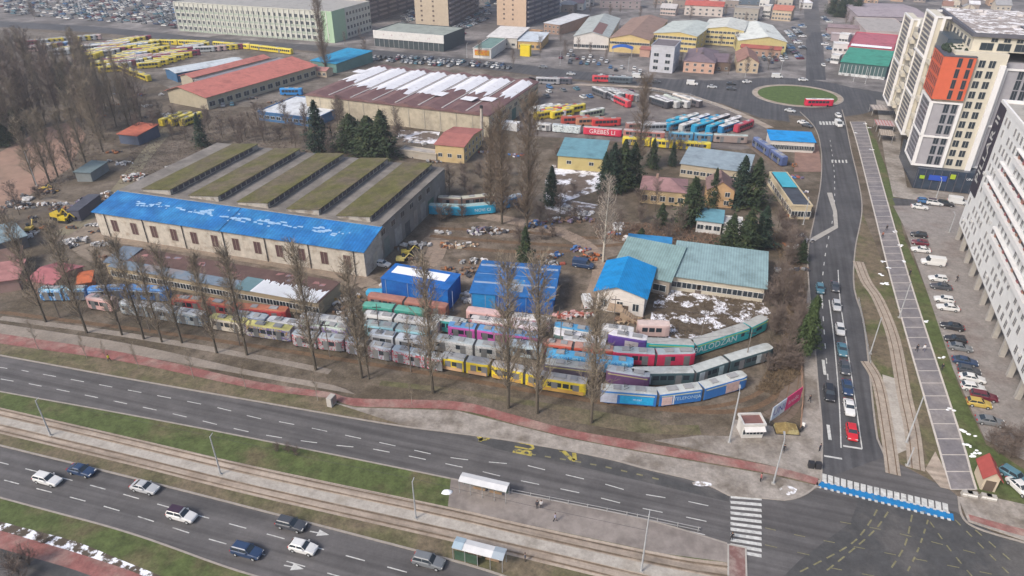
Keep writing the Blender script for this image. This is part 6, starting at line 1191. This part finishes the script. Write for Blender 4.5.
# ------------------------------------------------------------ people
def skin_person(pose):
    hs={'stand':0,'walk':.28}[pose]; V=[];E2=[];Rd=[]
    def a(p,r,par=None):
        V.append(p);Rd.append(r)
        if par is not None:E2.append((par,len(V)-1))
        return len(V)-1
    pel=a((0,0,.95),.15); ch=a((0,0,1.32),.17,pel); nk=a((0,0,1.5),.065,ch); hd=a((0.02,0,1.62),.095,nk); a((.02,0,1.74),.075,hd)
    for s in(-1,1):
        hp=a((0,s*.1,.9),.1,pel); kn=a((s*hs*.5+.02,s*.11,.5),.07,hp); an=a((s*hs-.03,s*.11,.09),.045,kn); a((s*hs+.14,s*.12,.05),.04,an)
        sh_=a((0,s*.19,1.42),.065,ch); el=a((-s*hs*.4,s*.25,1.15),.048,sh_); wr=a((-s*hs*.5+.06,s*.25,.9),.032,el); pm=a((-s*hs*.5+.08,s*.25,.83),.034,wr)
        for k in range(4): a((-s*hs*.5+.08+.02*(k-1.5),s*.25,.74+abs(k-1.4)*.008),.01,pm)
        a((-s*hs*.5+.13,s*.235,.79),.011,pm)
    me=bpy.data.meshes.new('body'); me.from_pydata(V,E2,[]); o=bpy.data.objects.new('t',me); COL.objects.link(o); md=o.modifiers.new('s','SKIN'); 
    for i,r in enumerate(Rd): me.skin_vertices[0].data[i].radius=(r,r)
    me.skin_vertices[0].data[0].use_root=True; sd=o.modifiers.new('b','SUBSURF'); sd.levels=1; sd.render_levels=1
    dg=bpy.context.evaluated_depsgraph_get(); m2=bpy.data.meshes.new_from_object(o.evaluated_get(dg)); bpy.data.objects.remove(o); m2.name='body'; return m2
PM={k:skin_person(k) for k in('stand','walk')}
HAIR=MB(); HAIR.loft([[(.0+.1*w_*math.cos(t*PI/4),.1*w_*math.sin(t*PI/4),z_) for t in range(8)] for w_,z_ in((.9,1.66),(1.12,1.72),(.95,1.79),(.3,1.83))]); HAIRM=HAIR.mesh('hair',mat((.05,.035,.025),.9,.1))
SKINM=mat((.5,.3,.22),.7,.05)
def person(x,y,rz,jk,tr_,label,pose='stand',z=.15,grp='people on foot'):
    me=PM[pose].copy(); me.materials.clear()
    for m in(mat(tr_,.9,.05),mat(jk,.9,.05),SKINM): me.materials.append(m)
    for f in me.polygons:
        c=f.center; f.material_index=2 if c.z>1.5 or (c.z<.88 and abs(c.y)>.215) else (1 if c.z>.92 or abs(c.y)>.2 and c.z>.8 else 0)
    p=P(x,y); o=empty('person',(p.x,p.y,z),R(rz),label,'person',grp); b=link('body',me,o); link('hair',HAIRM,b); return o
B_=(.03,.03,.035)
for a in [(537,509,-90,(.04,.04,.05),B_,'person in black standing left of the pair on the tram platform','stand'),(541,509,90,(.5,.5,.5),B_,'person in a pale coat standing right of the pair on the tram platform','stand'),(555,522,-16,(.3,.3,.4),B_,'person in grey-blue walking alone on the tram platform','walk'),(783,453,60,B_,B_,'person in black on the paving below the kiosk','walk'),(819,452,120,(.05,.05,.07),B_,'person in dark clothes at the kerb beside the stop line','stand'),(809,403,100,B_,B_,'person in black on the footpath beside the left lane','walk'),(916,352,-109,(.04,.04,.05),B_,'person in black on the promenade, left of the walking pair','walk'),(923,352,-109,(.6,.6,.6),(.1,.1,.15),'person in a white jacket on the promenade, right of the walking pair','walk'),(886,231,-109,B_,B_,'person in black near the upper end of the promenade','walk'),(882,238,71,(.3,.12,.08),B_,'person in a brown-red jacket near the upper end of the promenade','walk'),(956,282,0,B_,B_,'person in black walking across the parking lot','walk'),(110,362,164,(.65,.6,.03),B_,'person in a bright yellow jacket on the cycle path','walk'),(941,371,-109,B_,B_,'person in black on the grass right of the promenade','stand'),(909,276,60,B_,B_,'person in black on the grass between promenade and parking','stand'),(760,482,0,(.3,.1,.1),B_,'person in a dark red jacket waiting above the zebra crossing','stand'),(731,541,70,B_,B_,'person in black at the lower end of the zebra crossing','stand'),(525,562,0,(.1,.1,.12),B_,'person in dark clothes waiting at the lower shelter','stand'),(487,490,0,(.1,.1,.12),B_,'person in dark clothes waiting under the upper shelter','stand')]: person(*a)
for i,(x,y,a,b_,r_) in enumerate([(575,123.5,8,(.4,.07,.05),(.35,.1,.07)),(590,125,8,(.42,.2,.12),(.35,.16,.12)),(606,126,8,(.5,.05,.05),(.4,.1,.08)),(640,130,6,(.3,.15,.13),(.4,.36,.35)),(655,131,6,(.3,.32,.35),(.5,.5,.5)),(560,84,-8,(.1,.1,.12),(.3,.2,.2)),(548,84,-8,(.3,.3,.32),(.5,.5,.5))]):
    bus(x,y,a,b_,r_,['dark red bus between the yellow buses and the lettered tram, left','orange-brown bus between the yellow buses and the lettered tram','bright red bus just behind the lettered tram','brownish bus right behind the lettered tram, left of the grey one','grey bus behind the dull red tram','dark bus at the top left of the northern yard, right one','grey bus at the top left of the northern yard, left one'][i],'single buses of the northern yard')
# more loose material across the yard
random.seed(41)
zones=[(385,600,214,300),(60,125,200,262),(330,470,262,310),(100,170,150,200),(10,60,195,240),(395,520,128,165),(540,660,205,250),(775,812,150,330),(240,300,75,110),(100,180,90,125)]
sets=[('pale',[Wc,Gc,Wc]),('rusty',[Bc,(.3,.12,.05),Dc]),('dark',[Dc,Gc,Bc]),('mixed',[Wc,Bc,Vc,Blc,Rc])]
for i in range(95):
    z_=random.choice(zones); x=random.uniform(z_[0],z_[1]); y=random.uniform(z_[2],z_[3]); nm,cs=random.choice(sets)
    pile(x,y,random.uniform(1,4),random.uniform(.6,2),random.randint(6,22),cs,nm+' litter of small pieces lying about on the depot ground',.3,1.3,i+500,name='loose_material',cat='loose material',hh=.7)
# small houses of the town along the top edge
random.seed(77); rc_=[('red',(.38,.1,.07)),('brown',(.24,.14,.11)),('grey',(.3,.3,.31)),('white-snowy',(.6,.6,.62)),('purplish',(.22,.16,.18))]
for i in range(58):
    x=random.choice([random.uniform(535,800),random.uniform(535,800),random.uniform(824,1000)]); y=random.uniform(-4,13)
    if 680<x<800 and 10<y: y-=9
    nm,c=random.choice(rc_); w=random.uniform(9,16)
    bld('house',nm+' roofed house crowded among others along the top edge of the view',(x,y),(x+w,y+random.uniform(.2,1)),random.uniform(8,13),random.uniform(3.5,7),random.choice([(.5,.45,.38),(.45,.3,.2),(.55,.54,.52),(.3,.25,.22)]),c,random.choice(['gx','gy','hip']),zz=0,rise=random.uniform(1.5,3),cat='house',group='small houses along the top edge',win=(3,1,1.4,1.2,1.0,2.8))
# low walls and fences
def fence(px,h,label,m=GRY,step=3,name='fence'):
    l=line(px,0,sm=False); o=empty(name,l[0],0,label,'fence'); q=MB(); n=0
    for a,b in zip(l,l[1:]):
        d=b-a; L=d.length; M=Matrix.Translation(a-l[0])@Matrix.Rotation(math.atan2(d.y,d.x),4,'Z')
        q.box(0,L,-.03,.03,h*.85,h*.93,M=M); q.box(0,L,-.03,.03,h*.3,h*.37,M=M)
        x=0
        while x<L and n<100:
            MB().box(-.05,.05,-.05,.05,0,h).build('post',m,o,a-l[0]+d.normalized()*x); x+=step; n+=1
    q.build('rail',m,o); return o
fence([(800,430),(802,400),(800,360),(798,330)],1.4,'rail fence along the footpath left of the right road',mat((.35,.22,.15),.9,.1)); fence([(512,493.5),(637,518.5),(700,532)],1.0,'low guard rail between the platform and the upper carriageway'); fence([(640,90),(690,97),(740,116)],1.5,'fence along the pale path of the bus yard'); fence([(870,364),(864,330),(858,300)],.9,'low rail beside the tram loop')
# depot poles and their wires
dp=[(60,318),(150,331),(240,345),(330,357),(411,372),(505,385),(613,330),(560,352),(470,350),(380,338),(300,332),(700,345),(745,365)]
for i,(x,y) in enumerate(dp):
    p=P(x,y); o=empty('wire_pole',(p.x,p.y,0),0,'thin wooden or steel pole standing between the tram rows','pole','thin poles between the tram rows'); MB().tube([(0,0,0),(0,0,8.5)],[.12,.08],6,cap=True).build('pole',mat((.16,.14,.12),.9,.2),o); MB().box(-.9,.9,-.05,.05,7.6,7.75).build('crossarm',DK,o)
q=MB()
for a,b in((0,1),(1,2),(2,3),(3,4),(4,5),(5,12),(10,9),(9,8),(8,7),(7,6),(6,11),(11,12),(2,10),(4,8)):
    A=P(*dp[a]); B=P(*dp[b]); A.z=B.z=7.7; q.tube([A,(A+B)/2-Vector((0,0,.5)),B],.022,3)
o=q.build('overhead_wire',DK); tag(o,'thin sagging wires strung over the stored trams','wire')
# overhead wires
q=MB()
for (a,b) in (((51,401),(221,437)),((221,437),(416,482)),((416,482),(641,515))):
    A=P(*{(51,401):(51,436),(221,437):(221,475),(416,482):(416,519),(641,515):(641,572)}[a]); B=P(*{(51,401):(51,436),(221,437):(221,475),(416,482):(416,519),(641,515):(641,572)}[b]); A.z=B.z=6.2; d=(B-A).normalized(); n=Vector((-d.y,d.x,0))
    for s in(-2,2): q.tube([A+n*s,(A+B)/2+n*s-Vector((0,0,.2)),B+n*s],.02,3)
tag(q.build('overhead_wire',DK),'thin contact wires over the boulevard tram tracks','wire')
# ------------------------------------------------------------ air, sky, sun
for me in list(bpy.data.meshes):
    if me.users==0: bpy.data.meshes.remove(me)
HAZE=True
if HAZE:
    hz=MB().box(-700,700,-60,1250,-1,90).build('haze',[]) if False else None
    q=MB().box(-900,900,-80,1300,-1,88); me=bpy.data.meshes.new('haze'); me.from_pydata(q.v,[],q.f); o=link('haze',me); o['kind']='stuff'
    m=bpy.data.materials.new('haze_air'); m.use_nodes=True; nt=m.node_tree; nt.nodes.clear(); out=nt.nodes.new('ShaderNodeOutputMaterial'); v=nt.nodes.new('ShaderNodeVolumePrincipled'); v.inputs['Color'].default_value=(.82,.86,.95,1); v.inputs['Density'].default_value=.00027; v.inputs['Anisotropy'].default_value=.2; nt.links.new(v.outputs[0],out.inputs['Volume']); me.materials.append(m)
w=bpy.data.worlds.new('World'); SC.world=w; w.use_nodes=True; nt=w.node_tree; bg=nt.nodes['Background']; sk=nt.nodes.new('ShaderNodeTexSky'); sk.sky_type='NISHITA'; sk.sun_disc=False; SE,SR=R(42),R(232)
sk.sun_elevation=SE; sk.sun_rotation=SR; sk.air_density=1.0; sk.dust_density=4; sk.ozone_density=1.0; nt.links.new(sk.outputs[0],bg.inputs[0]); bg.inputs[1].default_value=.135
sl=bpy.data.lights.new('sun','SUN'); sl.energy=1.7; sl.angle=R(12); sl.color=(1,.955,.9); so=link('sun',sl); 
# sun stands behind and left of the camera; light travels along -S
S=Vector((math.sin(SR)*math.cos(SE),math.cos(SR)*math.cos(SE),math.sin(SE))); so.rotation_euler=(-S).to_track_quat('-Z','Y').to_euler()
vs=SC.view_settings; vs.view_transform='Standard'; vs.look='None'; vs.gamma=1; vs.use_curve_mapping=False; vs.exposure=.54
SC.render.engine='CYCLES'
try:
    SC.cycles.max_bounces=5; SC.cycles.volume_bounces=0; SC.cycles.diffuse_bounces=2
except Exception: pass
print('objects',len(bpy.data.objects))
